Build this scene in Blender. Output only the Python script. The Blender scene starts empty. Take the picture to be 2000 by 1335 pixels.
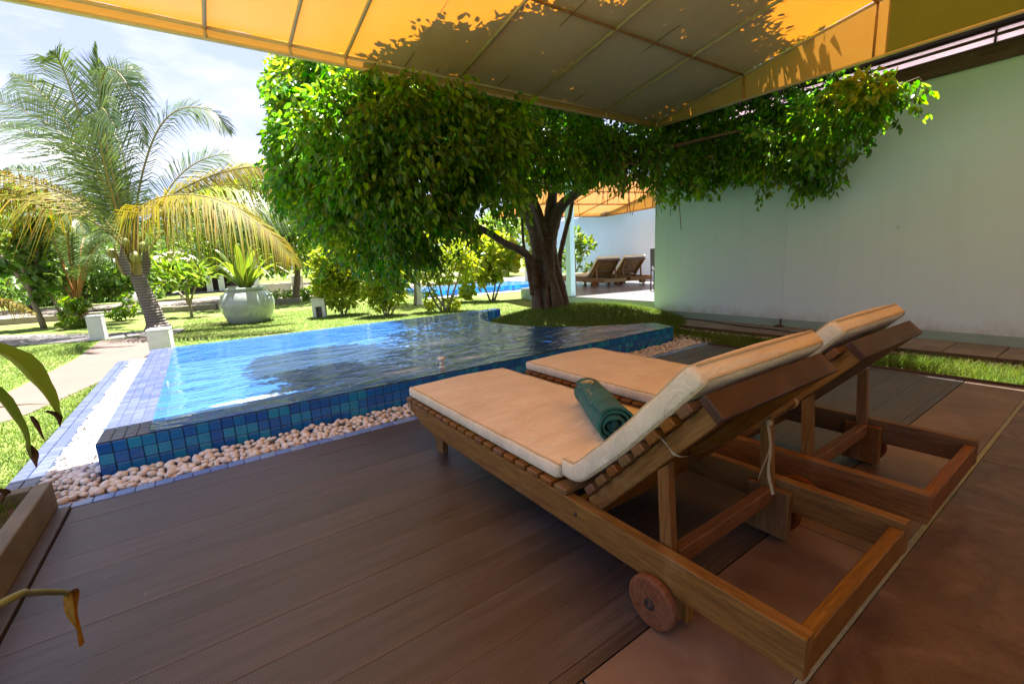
import bpy, math, random
import numpy as np
from mathutils import Vector, Matrix
random.seed(7)
RS = np.random.RandomState(11)
S = bpy.context.scene
COL = S.collection
R = math.radians

# ------------------------------------------------------------------ camera
EYE = np.array([0.0, 0.0, 1.0])
FPX, YAW, PIT, ROL = 869.3, 0.605, -0.1841, -0.0483
cF = np.array([math.sin(YAW)*math.cos(PIT), math.cos(YAW)*math.cos(PIT), math.sin(PIT)])
_r = np.array([math.cos(YAW), -math.sin(YAW), 0.0]); _u = np.cross(_r, cF)
cR = math.cos(ROL)*_r + math.sin(ROL)*_u
cU = -math.sin(ROL)*_r + math.cos(ROL)*_u
cam = bpy.data.cameras.new('camera'); camo = bpy.data.objects.new('camera', cam); COL.objects.link(camo)
cam.lens = FPX/2000*36.0; cam.sensor_width = 36; cam.clip_start = 0.02; cam.clip_end = 3000
camo.matrix_world = Matrix(((cR[0], cU[0], -cF[0], EYE[0]), (cR[1], cU[1], -cF[1], EYE[1]), (cR[2], cU[2], -cF[2], EYE[2]), (0, 0, 0, 1)))
S.camera = camo

def at(px, py, Y):
    d = cF*FPX + cR*(px-1000) - cU*(py-667.5)
    return EYE + d*(Y/d[1])
def atz(px, py, z=0.0):
    d = cF*FPX + cR*(px-1000) - cU*(py-667.5)
    return EYE + d*((z-1.0)/d[2])

# ------------------------------------------------------------------ light, sky, exposure
SUN = Vector((0.204, 0.215, 1.0)).normalized()
world = bpy.data.worlds.new('World'); S.world = world; world.use_nodes = True
wt = world.node_tree; wn = wt.nodes; wl = wt.links
wn.clear()
w_out = wn.new('ShaderNodeOutputWorld'); w_bg = wn.new('ShaderNodeBackground')
sky = wn.new('ShaderNodeTexSky'); sky.sky_type = 'NISHITA'; sky.sun_disc = False
sky.sun_elevation = math.asin(SUN.z); sky.sun_rotation = math.atan2(SUN.x, SUN.y)
sky.air_density = 1.0; sky.dust_density = 1.5; sky.ozone_density = 1.2
w_bg.inputs['Strength'].default_value = 0.06
tc = wn.new('ShaderNodeTexCoord'); mp = wn.new('ShaderNodeMapping'); mp.inputs['Scale'].default_value = (1.6, 1.6, 4.2)
mp.inputs['Location'].default_value = (0.35, 0.9, 0.15)
cn = wn.new('ShaderNodeTexNoise'); cn.inputs['Scale'].default_value = 1.5; cn.inputs['Detail'].default_value = 9; cn.inputs['Roughness'].default_value = 0.56
cr = wn.new('ShaderNodeValToRGB'); cr.color_ramp.elements[0].position = 0.44; cr.color_ramp.elements[1].position = 0.64
cr.color_ramp.elements[0].color = (0, 0, 0, 1); cr.color_ramp.elements[1].color = (1, 1, 1, 1)
mx = wn.new('ShaderNodeMix'); mx.data_type = 'RGBA'
mx.inputs['B'].default_value = (3.6, 3.7, 4.1, 1)
hz = wn.new('ShaderNodeMix'); hz.data_type = 'RGBA'; hz.inputs['Factor'].default_value = 0.86
hz.inputs['B'].default_value = (1.95, 2.15, 3.35, 1)
wl.new(tc.outputs['Generated'], mp.inputs['Vector']); wl.new(mp.outputs['Vector'], cn.inputs['Vector'])
wl.new(cn.outputs['Fac'], cr.inputs['Fac']); wl.new(cr.outputs['Color'], mx.inputs['Factor'])
wl.new(sky.outputs['Color'], hz.inputs['A']); wl.new(hz.outputs['Result'], mx.inputs['A'])
wl.new(mx.outputs['Result'], w_bg.inputs['Color']); wl.new(w_bg.outputs['Background'], w_out.inputs['Surface'])
sl = bpy.data.lights.new('sun', 'SUN'); sl.energy = 5.0; sl.angle = R(0.5); sl.color = (1.0, 0.97, 0.92)
so = bpy.data.objects.new('sun', sl); COL.objects.link(so)
so.rotation_euler = SUN.to_track_quat('Z', 'Y').to_euler(); so.location = (3, 3, 30)
S.view_settings.view_transform = 'Standard'; S.view_settings.look = 'None'
S.view_settings.gamma = 1.0; S.view_settings.use_curve_mapping = False
S.view_settings.exposure = 2.65
S.render.engine = 'CYCLES'
try:
    S.cycles.max_bounces = 10; S.cycles.diffuse_bounces = 5; S.cycles.transparent_max_bounces = 16; S.cycles.transmission_bounces = 8
    S.cycles.caustics_reflective = False; S.cycles.caustics_refractive = False; S.cycles.sample_clamp_indirect = 6.0
except Exception: pass

# ------------------------------------------------------------------ materials
class NT:
    def __init__(s, name):
        s.m = bpy.data.materials.new(name); s.m.use_nodes = True
        s.t = s.m.node_tree; s.n = s.t.nodes; s.l = s.t.links
        s.b = s.n['Principled BSDF']; s.out = s.n['Material Output']
    def add(s, typ, **kw):
        n = s.n.new(typ)
        for k, v in kw.items(): setattr(n, k, v)
        return n
    def link(s, a, b): s.l.new(a, b)
def ramp(nt, fac, stops, interp='LINEAR'):
    r = nt.add('ShaderNodeValToRGB'); cr_ = r.color_ramp; cr_.interpolation = interp
    while len(cr_.elements) < len(stops): cr_.elements.new(0.5)
    for e, (p, c) in zip(cr_.elements, stops):
        e.position = p; e.color = (*c, 1)
    nt.link(fac, r.inputs['Fac']); return r.outputs['Color']
def coords(nt, scale, kind='Object'):
    t = nt.add('ShaderNodeTexCoord'); m = nt.add('ShaderNodeMapping')
    m.inputs['Scale'].default_value = scale if hasattr(scale, '__len__') else (scale,)*3
    nt.link(t.outputs[kind], m.inputs['Vector']); return m.outputs['Vector']
def noise(nt, vec, scale=1.0, detail=5, rough=0.6, dist=0.0):
    n = nt.add('ShaderNodeTexNoise'); n.inputs['Scale'].default_value = scale; n.inputs['Detail'].default_value = detail
    n.inputs['Roughness'].default_value = rough; n.inputs['Distortion'].default_value = dist
    nt.link(vec, n.inputs['Vector']); return n.outputs['Fac']
def bump(nt, h, strength=0.3, dist=0.01, normal=None):
    b = nt.add('ShaderNodeBump'); b.inputs['Strength'].default_value = strength; b.inputs['Distance'].default_value = dist
    nt.link(h, b.inputs['Height'])
    if normal is not None: nt.link(normal, b.inputs['Normal'])
    return b.outputs['Normal']
def mixc(nt, fac, a, b, mode='MIX'):
    m = nt.add('ShaderNodeMix', data_type='RGBA', blend_type=mode)
    for sock, v in (('Factor', fac), ('A', a), ('B', b)):
        if isinstance(v, (int, float)): m.inputs[sock].default_value = v
        elif isinstance(v, tuple): m.inputs[sock].default_value = (*v, 1)
        else: nt.link(v, m.inputs[sock])
    return m.outputs['Result']
def hsv_rand(nt, col, src, hue=0.02, val=0.25, sat=0.15):
    """vary a colour by a 0..1 random value"""
    h = nt.add('ShaderNodeHueSaturation')
    for sock, base, amp, k in (('Hue', 0.5, hue, 1.0), ('Saturation', 1.0, sat, 7.13), ('Value', 1.0, val, 3.71)):
        mm = nt.add('ShaderNodeMath', operation='MULTIPLY'); nt.link(src, mm.inputs[0]); mm.inputs[1].default_value = k
        fr = nt.add('ShaderNodeMath', operation='FRACT'); nt.link(mm.outputs[0], fr.inputs[0])
        mr = nt.add('ShaderNodeMapRange'); nt.link(fr.outputs[0], mr.inputs['Value'])
        mr.inputs['To Min'].default_value = base-amp; mr.inputs['To Max'].default_value = base+amp
        nt.link(mr.outputs['Result'], h.inputs[sock])
    nt.link(col, h.inputs['Color']); return h.outputs['Color']

def plain(name, c1, c2=None, scale=6.0, rough=0.6, bstr=0.15, bscale=None, spec=0.4, metal=0.0, objvar=0.0, detail=6, c3=None):
    nt = NT(name); v = coords(nt, 1.0)
    c2 = c2 or tuple(x*0.75 for x in c1)
    f = noise(nt, v, scale, detail)
    stops = [(0.3, c1), (0.7, c2)] if c3 is None else [(0.25, c1), (0.5, c2), (0.75, c3)]
    col = ramp(nt, f, stops)
    if objvar:
        oi = nt.add('ShaderNodeObjectInfo'); col = hsv_rand(nt, col, oi.outputs['Random'], 0.012, objvar, objvar*0.5)
    nt.link(col, nt.b.inputs['Base Color'])
    nt.b.inputs['Roughness'].default_value = rough; nt.b.inputs['Specular IOR Level'].default_value = spec; nt.b.inputs['Metallic'].default_value = metal
    if bstr:
        nt.link(bump(nt, noise(nt, v, bscale or scale*6, 4), bstr, 0.01), nt.b.inputs['Normal'])
    return nt.m

def wood(name, c1, c2, c3, grain=(3, 40, 40), rough=0.5, spec=0.35, objvar=0.15, tilt=0.0):
    nt = NT(name)
    def coords(nt_, sc):
        t_ = nt_.add('ShaderNodeTexCoord'); r_ = nt_.add('ShaderNodeMapping'); r_.inputs['Rotation'].default_value = (tilt, 0, 0)
        m_ = nt_.add('ShaderNodeMapping'); m_.inputs['Scale'].default_value = sc if hasattr(sc, '__len__') else (sc,)*3
        nt_.link(t_.outputs['Object'], r_.inputs['Vector']); nt_.link(r_.outputs['Vector'], m_.inputs['Vector']); return m_.outputs['Vector']
    v = coords(nt, grain)
    f = noise(nt, v, 1.0, 7, 0.65, 0.6)
    big = noise(nt, coords(nt, tuple(g*0.16 for g in grain)), 1.0, 3, 0.5)
    col = ramp(nt, f, [(0.25, c1), (0.5, c2), (0.75, c3)])
    col = mixc(nt, ramp(nt, big, [(0.35, (0, 0, 0)), (0.7, (0.55, 0.55, 0.55))]), col, c1)
    fine = noise(nt, coords(nt, tuple(g*3.2 for g in grain)), 1.0, 4, 0.7, 0.4)
    col = mixc(nt, ramp(nt, fine, [(0.40, (0.5,)*3), (0.54, (0, 0, 0))]), col, tuple(x*.45 for x in c1))
    worn = noise(nt, coords(nt, 5.0), 1.0, 6, 0.65)
    col = mixc(nt, ramp(nt, worn, [(0.56, (0, 0, 0)), (0.75, (0.5,)*3)]), col, tuple(min(1, .6*x+.4*(.30, .23, .16)[i]) for i, x in enumerate(c3)))
    oi = nt.add('ShaderNodeObjectInfo'); col = hsv_rand(nt, col, oi.outputs['Random'], 0.012, objvar, 0.12)
    nt.link(col, nt.b.inputs['Base Color'])
    rr = ramp(nt, f, [(0.2, (rough-.06,)*3), (0.8, (rough+.2,)*3)]); nt.link(rr, nt.b.inputs['Roughness'])
    nt.b.inputs['Specular IOR Level'].default_value = spec
    nt.link(bump(nt, f, 0.25, 0.004), nt.b.inputs['Normal'])
    return nt.m

def leafmat(name, base, tip, trans, hue=0.03, val=0.4, rough=0.35, gloss=0.5, tw=0.45):
    nt = NT(name); g = nt.add('ShaderNodeNewGeometry')
    v = coords(nt, 1.0)
    col = ramp(nt, noise(nt, v, 2.2, 3), [(0.35, base), (0.65, tip)])
    col = hsv_rand(nt, col, g.outputs['Random Per Island'], hue, val, 0.15)
    nt.link(col, nt.b.inputs['Base Color']); nt.b.inputs['Roughness'].default_value = rough
    nt.b.inputs['Specular IOR Level'].default_value = gloss
    tr = nt.add('ShaderNodeBsdfTranslucent')
    tcol = mixc(nt, 1.0, col, trans, 'MULTIPLY'); nt.link(tcol, tr.inputs['Color'])
    ms = nt.add('ShaderNodeMixShader'); ms.inputs['Fac'].default_value = tw
    nt.link(nt.b.outputs['BSDF'], ms.inputs[1]); nt.link(tr.outputs['BSDF'], ms.inputs[2]); nt.link(ms.outputs['Shader'], nt.out.inputs['Surface'])
    return nt.m

M = {}
# lounger timber
tk1, tk2, tk3 = (0.12, 0.049, 0.012), (0.192, 0.087, 0.020), (0.275, 0.134, 0.034)
M['teak_y'] = wood('teak_lengthwise', tk1, tk2, tk3, (38, 3, 38), 0.42)
M['teak_x'] = wood('teak_crosswise', tk1, tk2, tk3, (3, 38, 38), 0.45)
M['teak_z'] = wood('teak_upright', tk1, tk2, tk3, (38, 38, 3), 0.45)
M['teak_slope'] = wood('teak_backrest', tk1, tk2, tk3, (38, 38, 3), 0.45, tilt=R(-43.6))
M['teak_dark'] = wood('teak_weathered_plank', (0.040, 0.016, 0.011), (0.065, 0.026, 0.017), (0.10, 0.042, 0.026), (3, 34, 34), 0.4)
M['wheelwood'] = wood('red_wheel_wood', (0.11, 0.028, 0.008), (0.16, 0.045, 0.012), (0.21, 0.07, 0.02), (3, 30, 30), 0.65, 0.2)
M['metal_dark'] = plain('dark_bolt_metal', (0.06, 0.055, 0.05), rough=0.45, metal=0.7, bstr=0)
# fabrics
def fabric(name, c1, c2, weave=900, rough=0.9):
    nt = NT(name); v = coords(nt, 1.0)
    col = ramp(nt, noise(nt, v, 5.0, 6), [(0.3, c1), (0.72, c2)])
    col = mixc(nt, ramp(nt, noise(nt, v, 2.3, 8, .7), [(0.52, (0, 0, 0)), (0.7, (0.35,)*3)]), col, tuple(x*.72 for x in c2))
    nt.link(col, nt.b.inputs['Base Color']); nt.b.inputs['Roughness'].default_value = rough
    nt.b.inputs['Specular IOR Level'].default_value = 0.15; nt.b.inputs['Sheen Weight'].default_value = 0.15
    n1 = bump(nt, noise(nt, coords(nt, (4, 13, 5)), 1.0, 6, 0.65, .8), 0.9, 0.03)
    n1 = bump(nt, noise(nt, coords(nt, (60, 46, 30)), 1.0, 3, 0.6), 0.25, 0.004, n1)
    nt.link(bump(nt, noise(nt, v, weave, 1), 0.2, 0.001, n1), nt.b.inputs['Normal'])
    return nt.m
M['cushion'] = fabric('cushion_canvas', (0.72, 0.64, 0.50), (0.64, 0.56, 0.43))
M['piping'] = fabric('cushion_piping', (0.52, 0.41, 0.24), (0.46, 0.36, 0.21))
M['tie'] = fabric('tie_ribbon', (0.40, 0.33, 0.23), (0.32, 0.26, 0.18))
M['towel'] = fabric('green_towel', (0.020, 0.130, 0.125), (0.012, 0.092, 0.09), 260, 1.0)
M['thread'] = fabric('gold_thread', (0.62, 0.47, 0.20), (0.5, 0.36, 0.14), 500)
# decking
nt = NT('composite_decking'); v = coords(nt, 1.0)
st = noise(nt, coords(nt, (1.6, 34, 1)), 1.0, 8, 0.72, 0.3)
pa = noise(nt, coords(nt, (1.4, 2.4, 1)), 1.0, 5, 0.6)
col = ramp(nt, st, [(0.34, (0.015, 0.009, 0.008)), (0.5, (0.038, 0.0255, 0.0245)), (0.66, (0.070, 0.051, 0.050))])
col = mixc(nt, ramp(nt, pa, [(0.35, (0, 0, 0)), (0.75, (0.7,)*3)]), col, (0.070, 0.060, 0.064))
scr = noise(nt, coords(nt, (7, 120, 1)), 1.0, 5, 0.7)
col = mixc(nt, ramp(nt, scr, [(0.60, (0, 0, 0)), (0.72, (0.5,)*3)]), col, (0.11, 0.092, 0.088))
oi = nt.add('ShaderNodeObjectInfo'); col = hsv_rand(nt, col, oi.outputs['Random'], 0.01, 0.12, 0.1)
nt.link(col, nt.b.inputs['Base Color'])
nt.link(ramp(nt, pa, [(0.3, (0.36,)*3), (0.7, (0.5,)*3)]), nt.b.inputs['Roughness']); nt.b.inputs['Specular IOR Level'].default_value = 0.8
wv = nt.add('ShaderNodeTexWave', bands_direction='Y'); wv.inputs['Scale'].default_value = 52; wv.inputs['Distortion'].default_value = 0.25
nt.link(v, wv.inputs['Vector'])
nt.link(bump(nt, noise(nt, coords(nt, (3, 60, 1)), 1.0, 4), 0.25, 0.003, bump(nt, wv.outputs['Fac'], 0.35, 0.0025)), nt.b.inputs['Normal'])
M['deck'] = nt.m
# terrace stone
nt = NT('stained_terrace_concrete'); v = coords(nt, 1.0)
f1 = noise(nt, v, 3.4, 10, 0.7, 0.9); f2 = noise(nt, v, 18, 8, 0.7)
col = ramp(nt, f1, [(0.28, (0.034, 0.019, 0.015)), (0.45, (0.074, 0.041, 0.030)), (0.58, (0.115, 0.069, 0.051)), (0.74, (0.20, 0.14, 0.11))])
col = mixc(nt, ramp(nt, f2, [(0.45, (0, 0, 0)), (0.8, (0.6, 0.6, 0.6))]), col, (0.05, 0.023, 0.016))
col = mixc(nt, ramp(nt, noise(nt, v, 95, 5, .75), [(0.56, (0, 0, 0)), (0.68, (0.65,)*3)]), col, (0.025, 0.013, 0.010))
col = mixc(nt, ramp(nt, noise(nt, coords(nt, (70, 70, 71)), 1.3, 4, .75), [(0.62, (0, 0, 0)), (0.72, (0.5,)*3)]), col, (0.24, 0.17, 0.13))
oi = nt.add('ShaderNodeObjectInfo'); col = hsv_rand(nt, col, oi.outputs['Random'], 0.01, 0.12, 0.1)
nt.link(col, nt.b.inputs['Base Color']); nt.link(ramp(nt, f2, [(0.3, (0.3,)*3), (0.7, (0.5,)*3)]), nt.b.inputs['Roughness'])
nt.link(bump(nt, noise(nt, v, 160, 4, .7), 0.25, 0.003, bump(nt, f2, 0.2, 0.012)), nt.b.inputs['Normal']); M['terrace'] = nt.m
nt = NT('pale_stained_slab'); v = coords(nt, 1.0)
f1 = noise(nt, v, 3.4, 8, 0.62, 0.6); f2 = noise(nt, v, 14, 6)
col = ramp(nt, f1, [(0.28, (0.075, 0.042, 0.032)), (0.5, (0.14, 0.092, 0.070)), (0.75, (0.20, 0.14, 0.11))])
nt.link(col, nt.b.inputs['Base Color']); nt.b.inputs['Roughness'].default_value = 0.45
nt.link(bump(nt, f2, 0.12, 0.01), nt.b.inputs['Normal']); M['terrace_pale'] = nt.m
M['grout'] = plain('pale_green_grout', (0.24, 0.27, 0.235), (0.17, 0.195, 0.17), 30, 0.7)
M['dark_joint'] = plain('dark_joint', (0.018, 0.014, 0.012), rough=0.9, bstr=0)
# tiles
def tilemat(name, cols, rough, spec=0.6, var=0.12, mot=(0.03, 0.20, 0.36)):
    nt = NT(name); oi = nt.add('ShaderNodeObjectInfo')
    n = len(cols)
    col = ramp(nt, oi.outputs['Random'], [(i/n, c) for i, c in enumerate(cols)], 'CONSTANT')
    v = coords(nt, 1.0)
    col = mixc(nt, ramp(nt, noise(nt, v, 46, 4, 0.7), [(0.35, (0, 0, 0)), (0.75, (0.55,)*3)]), col, mot)
    nt.link(col, nt.b.inputs['Base Color']); nt.b.inputs['Roughness'].default_value = rough; nt.b.inputs['Specular IOR Level'].default_value = spec
    nt.link(bump(nt, noise(nt, v, 30, 3), 0.1, 0.004), nt.b.inputs['Normal']); return nt.m
BLUES = [(0.008, 0.110, 0.48), (0.008, 0.160, 0.52), (0.010, 0.220, 0.52), (0.007, 0.085, 0.44), (0.016, 0.270, 0.54), (0.008, 0.130, 0.52)]
M['tile'] = tilemat('glazed_blue_tile', BLUES, 0.16)
M['kerbtile'] = tilemat('pale_blue_tile', mot=(0.085, 0.10, 0.16), cols= [(0.056, 0.070, 0.150), (0.066, 0.082, 0.172), (0.076, 0.090, 0.166), (0.048, 0.062, 0.138)], rough=0.3)
M['frontkerb'] = tilemat('blue_kerb_tile', [(0.15, 0.24, 0.62), (0.18, 0.28, 0.66), (0.22, 0.33, 0.66), (0.13, 0.20, 0.56)], 0.3)
def mosaic(name, rough=0.25, size=0.06, light=1.0):
    """joined tiles and far surfaces: same glaze, cells by position"""
    nt = NT(name); g = nt.add('ShaderNodeNewGeometry')
    sn = nt.add('ShaderNodeVectorMath', operation='SNAP'); sn.inputs[1].default_value = (size,)*3
    off = nt.add('ShaderNodeVectorMath', operation='ADD'); off.inputs[1].default_value = (0.013, 0.017, 0.011)
    nt.link(g.outputs['Position'], off.inputs[0]); nt.link(off.outputs[0], sn.inputs[0])
    wn_ = nt.add('ShaderNodeTexWhiteNoise', noise_dimensions='3D'); nt.link(sn.outputs[0], wn_.inputs['Vector'])
    n = len(BLUES)
    col = ramp(nt, wn_.outputs['Value'], [(i/n, tuple(min(1, x*light) for x in c)) for i, c in enumerate(BLUES)], 'CONSTANT')
    nt.link(col, nt.b.inputs['Base Color']); nt.b.inputs['Roughness'].default_value = rough
    return nt.m
M['mosaic'] = mosaic('blue_mosaic_lining', 0.35, 0.05, .8)
nt = NT('pool_floor_mosaic'); v = coords(nt, 1.0)
ca = nt.add('ShaderNodeTexVoronoi', feature='DISTANCE_TO_EDGE'); ca.inputs['Scale'].default_value = 20
nt.link(v, ca.inputs['Vector'])
col = ramp(nt, noise(nt, v, 4, 5), [(0.3, (0.035, 0.085, 0.19)), (0.7, (0.05, 0.108, 0.225))])
nt.link(col, nt.b.inputs['Base Color']); nt.b.inputs['Roughness'].default_value = 0.6; M['poolfloor'] = nt.m
M['tile_grout'] = plain('tile_grout', (0.035, 0.07, 0.12), (0.02, 0.045, 0.09), 30, 0.7)
# water : clear body with fresnel reflection
def watermat(name, tint, bstr=0.55, foam=None):
    nt = NT(name); nt.n.remove(nt.b)
    v = coords(nt, 1.0)
    h1 = noise(nt, coords(nt, (2.2, 5.5, 1)), 1.0, 4, 0.55, 0.6); h2 = noise(nt, coords(nt, (10, 22, 1)), 1.0, 3, 0.5, 0.3)
    nrm = bump(nt, h2, bstr*0.35, 0.012, bump(nt, h1, bstr, 0.05))
    fr = nt.add('ShaderNodeFresnel'); fr.inputs['IOR'].default_value = 1.33; nt.link(nrm, fr.inputs['Normal'])
    gl = nt.add('ShaderNodeBsdfGlossy'); gl.inputs['Roughness'].default_value = 0.02; nt.link(nrm, gl.inputs['Normal'])
    tp = nt.add('ShaderNodeBsdfTransparent'); tp.inputs['Color'].default_value = (*tint, 1)
    ms = nt.add('ShaderNodeMixShader'); nt.link(fr.outputs['Fac'], ms.inputs['Fac']); nt.link(tp.outputs['BSDF'], ms.inputs[1]); nt.link(gl.outputs['BSDF'], ms.inputs[2])
    df0 = nt.add('ShaderNodeBsdfDiffuse'); df0.inputs['Color'].default_value = (0.036, 0.15, 0.47, 1)
    mz = nt.add('ShaderNodeMixShader'); mz.inputs['Fac'].default_value = 0.46
    nt.link(tp.outputs['BSDF'], mz.inputs[1]); nt.link(df0.outputs['BSDF'], mz.inputs[2]); nt.link(mz.outputs['Shader'], ms.inputs[1])
    sh = ms.outputs['Shader']
    if foam:
        # churned foam of the jets: real white bubbles with a ragged shape of their own
        d = None
        for (fx, fy, rx, ry) in foam:
            mp_ = nt.add('ShaderNodeMapping'); mp_.inputs['Location'].default_value = (-fx/rx, -fy/ry, 0); mp_.inputs['Scale'].default_value = (1/rx, 1/ry, 0)
            t_ = nt.add('ShaderNodeTexCoord'); nt.link(t_.outputs['Object'], mp_.inputs['Vector'])
            ln = nt.add('ShaderNodeVectorMath', operation='LENGTH'); nt.link(mp_.outputs['Vector'], ln.inputs[0])
            mr = nt.add('ShaderNodeMapRange'); mr.inputs['From Min'].default_value = 1.0; mr.inputs['From Max'].default_value = 0.0
            nt.link(ln.outputs['Value'], mr.inputs['Value'])
            if d is None: d = mr.outputs['Result']
            else:
                mm = nt.add('ShaderNodeMath', operation='MAXIMUM'); nt.link(d, mm.inputs[0]); nt.link(mr.outputs['Result'], mm.inputs[1]); d = mm.outputs[0]
        fn = noise(nt, coords(nt, (16, 24, 1)), 1.0, 6, 0.7, 1.2)
        mu = nt.add('ShaderNodeMath', operation='MULTIPLY'); nt.link(d, mu.inputs[0]); nt.link(fn, mu.inputs[1])
        fac = ramp(nt, mu.outputs[0], [(0.24, (0, 0, 0)), (0.5, (0.75,)*3)])
        df = nt.add('ShaderNodeBsdfDiffuse'); df.inputs['Color'].default_value = (0.62, 0.74, 0.8, 1)
        m2 = nt.add('ShaderNodeMixShader'); nt.link(fac, m2.inputs['Fac']); nt.link(sh, m2.inputs[1]); nt.link(df.outputs['BSDF'], m2.inputs[2]); sh = m2.outputs['Shader']
    nt.link(sh, nt.out.inputs['Surface']); return nt.m
M['water'] = watermat('pool_water', (0.86, 0.955, 0.985), 1.0, [(2.0, 4.2, 0.75, 0.4), (1.25, 3.28, 0.5, 0.14), (1.85, 3.3, 0.4, 0.12), (0.2, 3.3, 0.5, 0.1)])
M['pebble'] = None
nt = NT('cream_pebble'); v = coords(nt, 1.0); oi = nt.add('ShaderNodeObjectInfo'); g = nt.add('ShaderNodeNewGeometry')
sm = nt.add('ShaderNodeMath', operation='ADD'); nt.link(oi.outputs['Random'], sm.inputs[0]); nt.link(g.outputs['Random Per Island'], sm.inputs[1])
fr_ = nt.add('ShaderNodeMath', operation='FRACT'); nt.link(sm.outputs[0], fr_.inputs[0])
col = ramp(nt, fr_.outputs[0], [(0, (0.60, 0.58, 0.56)), (0.3, (0.70, 0.70, 0.71)), (0.6, (0.66, 0.66, 0.66)), (0.85, (0.55, 0.49, 0.44)), (1, (0.74, 0.76, 0.78))])
col = mixc(nt, ramp(nt, noise(nt, v, 60, 5), [(0.4, (0, 0, 0)), (0.8, (0.35,)*3)]), col, (0.40, 0.30, 0.22))
nt.link(col, nt.b.inputs['Base Color']); nt.b.inputs['Roughness'].default_value = 0.55; M['pebble'] = nt.m
M['gravel_bed'] = plain('gravel_bed', (0.22, 0.17, 0.12), (0.10, 0.075, 0.055), 40, 0.9, 0.4)
# ground
nt = NT('lawn_turf'); v = coords(nt, 1.0)
f1 = noise(nt, v, 0.7, 6, 0.6); f2 = noise(nt, v, 55, 4, 0.7); f3 = noise(nt, v, 4.5, 5)
col = ramp(nt, f2, [(0.3, (0.075, 0.122, 0.025)), (0.7, (0.15, 0.20, 0.046))])
col = mixc(nt, ramp(nt, f3, [(0.45, (0, 0, 0)), (0.75, (0.5,)*3)]), col, (0.20, 0.23, 0.06))
col = mixc(nt, ramp(nt, f1, [(0.50, (0, 0, 0)), (0.70, (0.75,)*3)]), col, (0.23, 0.19, 0.085))
nt.link(col, nt.b.inputs['Base Color']); nt.b.inputs['Roughness'].default_value = 0.9; nt.b.inputs['Specular IOR Level'].default_value = 0.1
nt.link(bump(nt, f2, 0.6, 0.02), nt.b.inputs['Normal']); M['turf'] = nt.m
M['grass'] = leafmat('grass_blade', (0.09, 0.155, 0.022), (0.15, 0.205, 0.038), (1.0, 1.0, 0.5), 0.03, 0.35, 0.6, 0.2, 0.4)
M['soil'] = plain('planter_soil', (0.055, 0.03, 0.016), (0.12, 0.06, 0.03), 22, 0.95, 0.6)
M['sand'] = plain('sandy_road', (0.18, 0.145, 0.11), (0.14, 0.11, 0.085), 3, 0.9, 0.2)
nt = NT('pink_pavers'); v = coords(nt, 1.0)
br = nt.add('ShaderNodeTexBrick'); br.inputs['Scale'].default_value = 5.0; br.inputs['Mortar Size'].default_value = 0.012
br.inputs['Color1'].default_value = (0.105, 0.066, 0.05, 1); br.inputs['Color2'].default_value = (0.088, 0.058, 0.046, 1); br.inputs['Mortar'].default_value = (0.075, 0.06, 0.048, 1)
nt.link(v, br.inputs['Vector'])
col = mixc(nt, ramp(nt, noise(nt, v, 2, 5), [(0.4, (0, 0, 0)), (0.7, (0.5,)*3)]), br.outputs['Color'], (0.118, 0.08, 0.062))
nt.link(col, nt.b.inputs['Base Color']); nt.b.inputs['Roughness'].default_value = 0.85; M['pavers'] = nt.m
M['greypave'] = plain('grey_paving', (0.16, 0.145, 0.14), (0.11, 0.10, 0.098), 5, 0.85, 0.2, objvar=0.08)
M['slab'] = plain('footpath_slab', (0.26, 0.225, 0.18), (0.18, 0.155, 0.125), 7, 0.85, 0.25, objvar=0.12)
M['edging'] = plain('brown_edging', (0.085, 0.055, 0.038), (0.05, 0.032, 0.024), 12, 0.9)
# walls
nt = NT('painted_render'); v = coords(nt, 1.0)
f = noise(nt, v, 1.1, 5); f2 = noise(nt, v, 3.0, 2, 0.5)
col = ramp(nt, f, [(0.3, (0.54, 0.73, 0.82)), (0.7, (0.57, 0.76, 0.84))])
sp = nt.add('ShaderNodeTexVoronoi'); sp.inputs['Scale'].default_value = 2.3; nt.link(v, sp.inputs['Vector'])
col = mixc(nt, ramp(nt, sp.outputs['Distance'], [(0.02, (0.35,)*3), (0.06, (0, 0, 0))]), col, (0.22, 0.26, 0.24))
vs_ = noise(nt, coords(nt, (9, 9, 0.55)), 1.0, 6, 0.6)
col = mixc(nt, ramp(nt, vs_, [(0.50, (0, 0, 0)), (0.80, (0.16,)*3)]), col, (0.40, 0.52, 0.56))
sx_z = nt.add('ShaderNodeSeparateXYZ'); gp = nt.add('ShaderNodeNewGeometry'); nt.link(gp.outputs['Position'], sx_z.inputs['Vector'])
zr = nt.add('ShaderNodeMapRange'); zr.inputs['From Min'].default_value = 0.42; zr.inputs['From Max'].default_value = 0.08; nt.link(sx_z.outputs['Z'], zr.inputs['Value'])
sd_n = nt.add('ShaderNodeMath', operation='MULTIPLY'); nt.link(zr.outputs['Result'], sd_n.inputs[0]); nt.link(noise(nt, v, 7, 8, .75), sd_n.inputs[1])
col = mixc(nt, ramp(nt, sd_n.outputs[0], [(0.28, (0, 0, 0)), (0.6, (0.55,)*3)]), col, (0.26, 0.24, 0.19))
nt.link(col, nt.b.inputs['Base Color']); nt.b.inputs['Roughness'].default_value = 0.75
nt.link(bump(nt, noise(nt, v, 5, 4), 0.15, 0.02, bump(nt, noise(nt, v, 120, 4), 0.18, 0.004)), nt.b.inputs['Normal']); M['wall'] = nt.m
M['skirting'] = plain('green_skirting_paint', (0.25, 0.37, 0.34), (0.21, 0.32, 0.29), 4, 0.6, 0.08)
M['whitewall'] = plain('white_render', (0.60, 0.70, 0.88), (0.55, 0.65, 0.83), 1.2, 0.8, 0.06)
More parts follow.
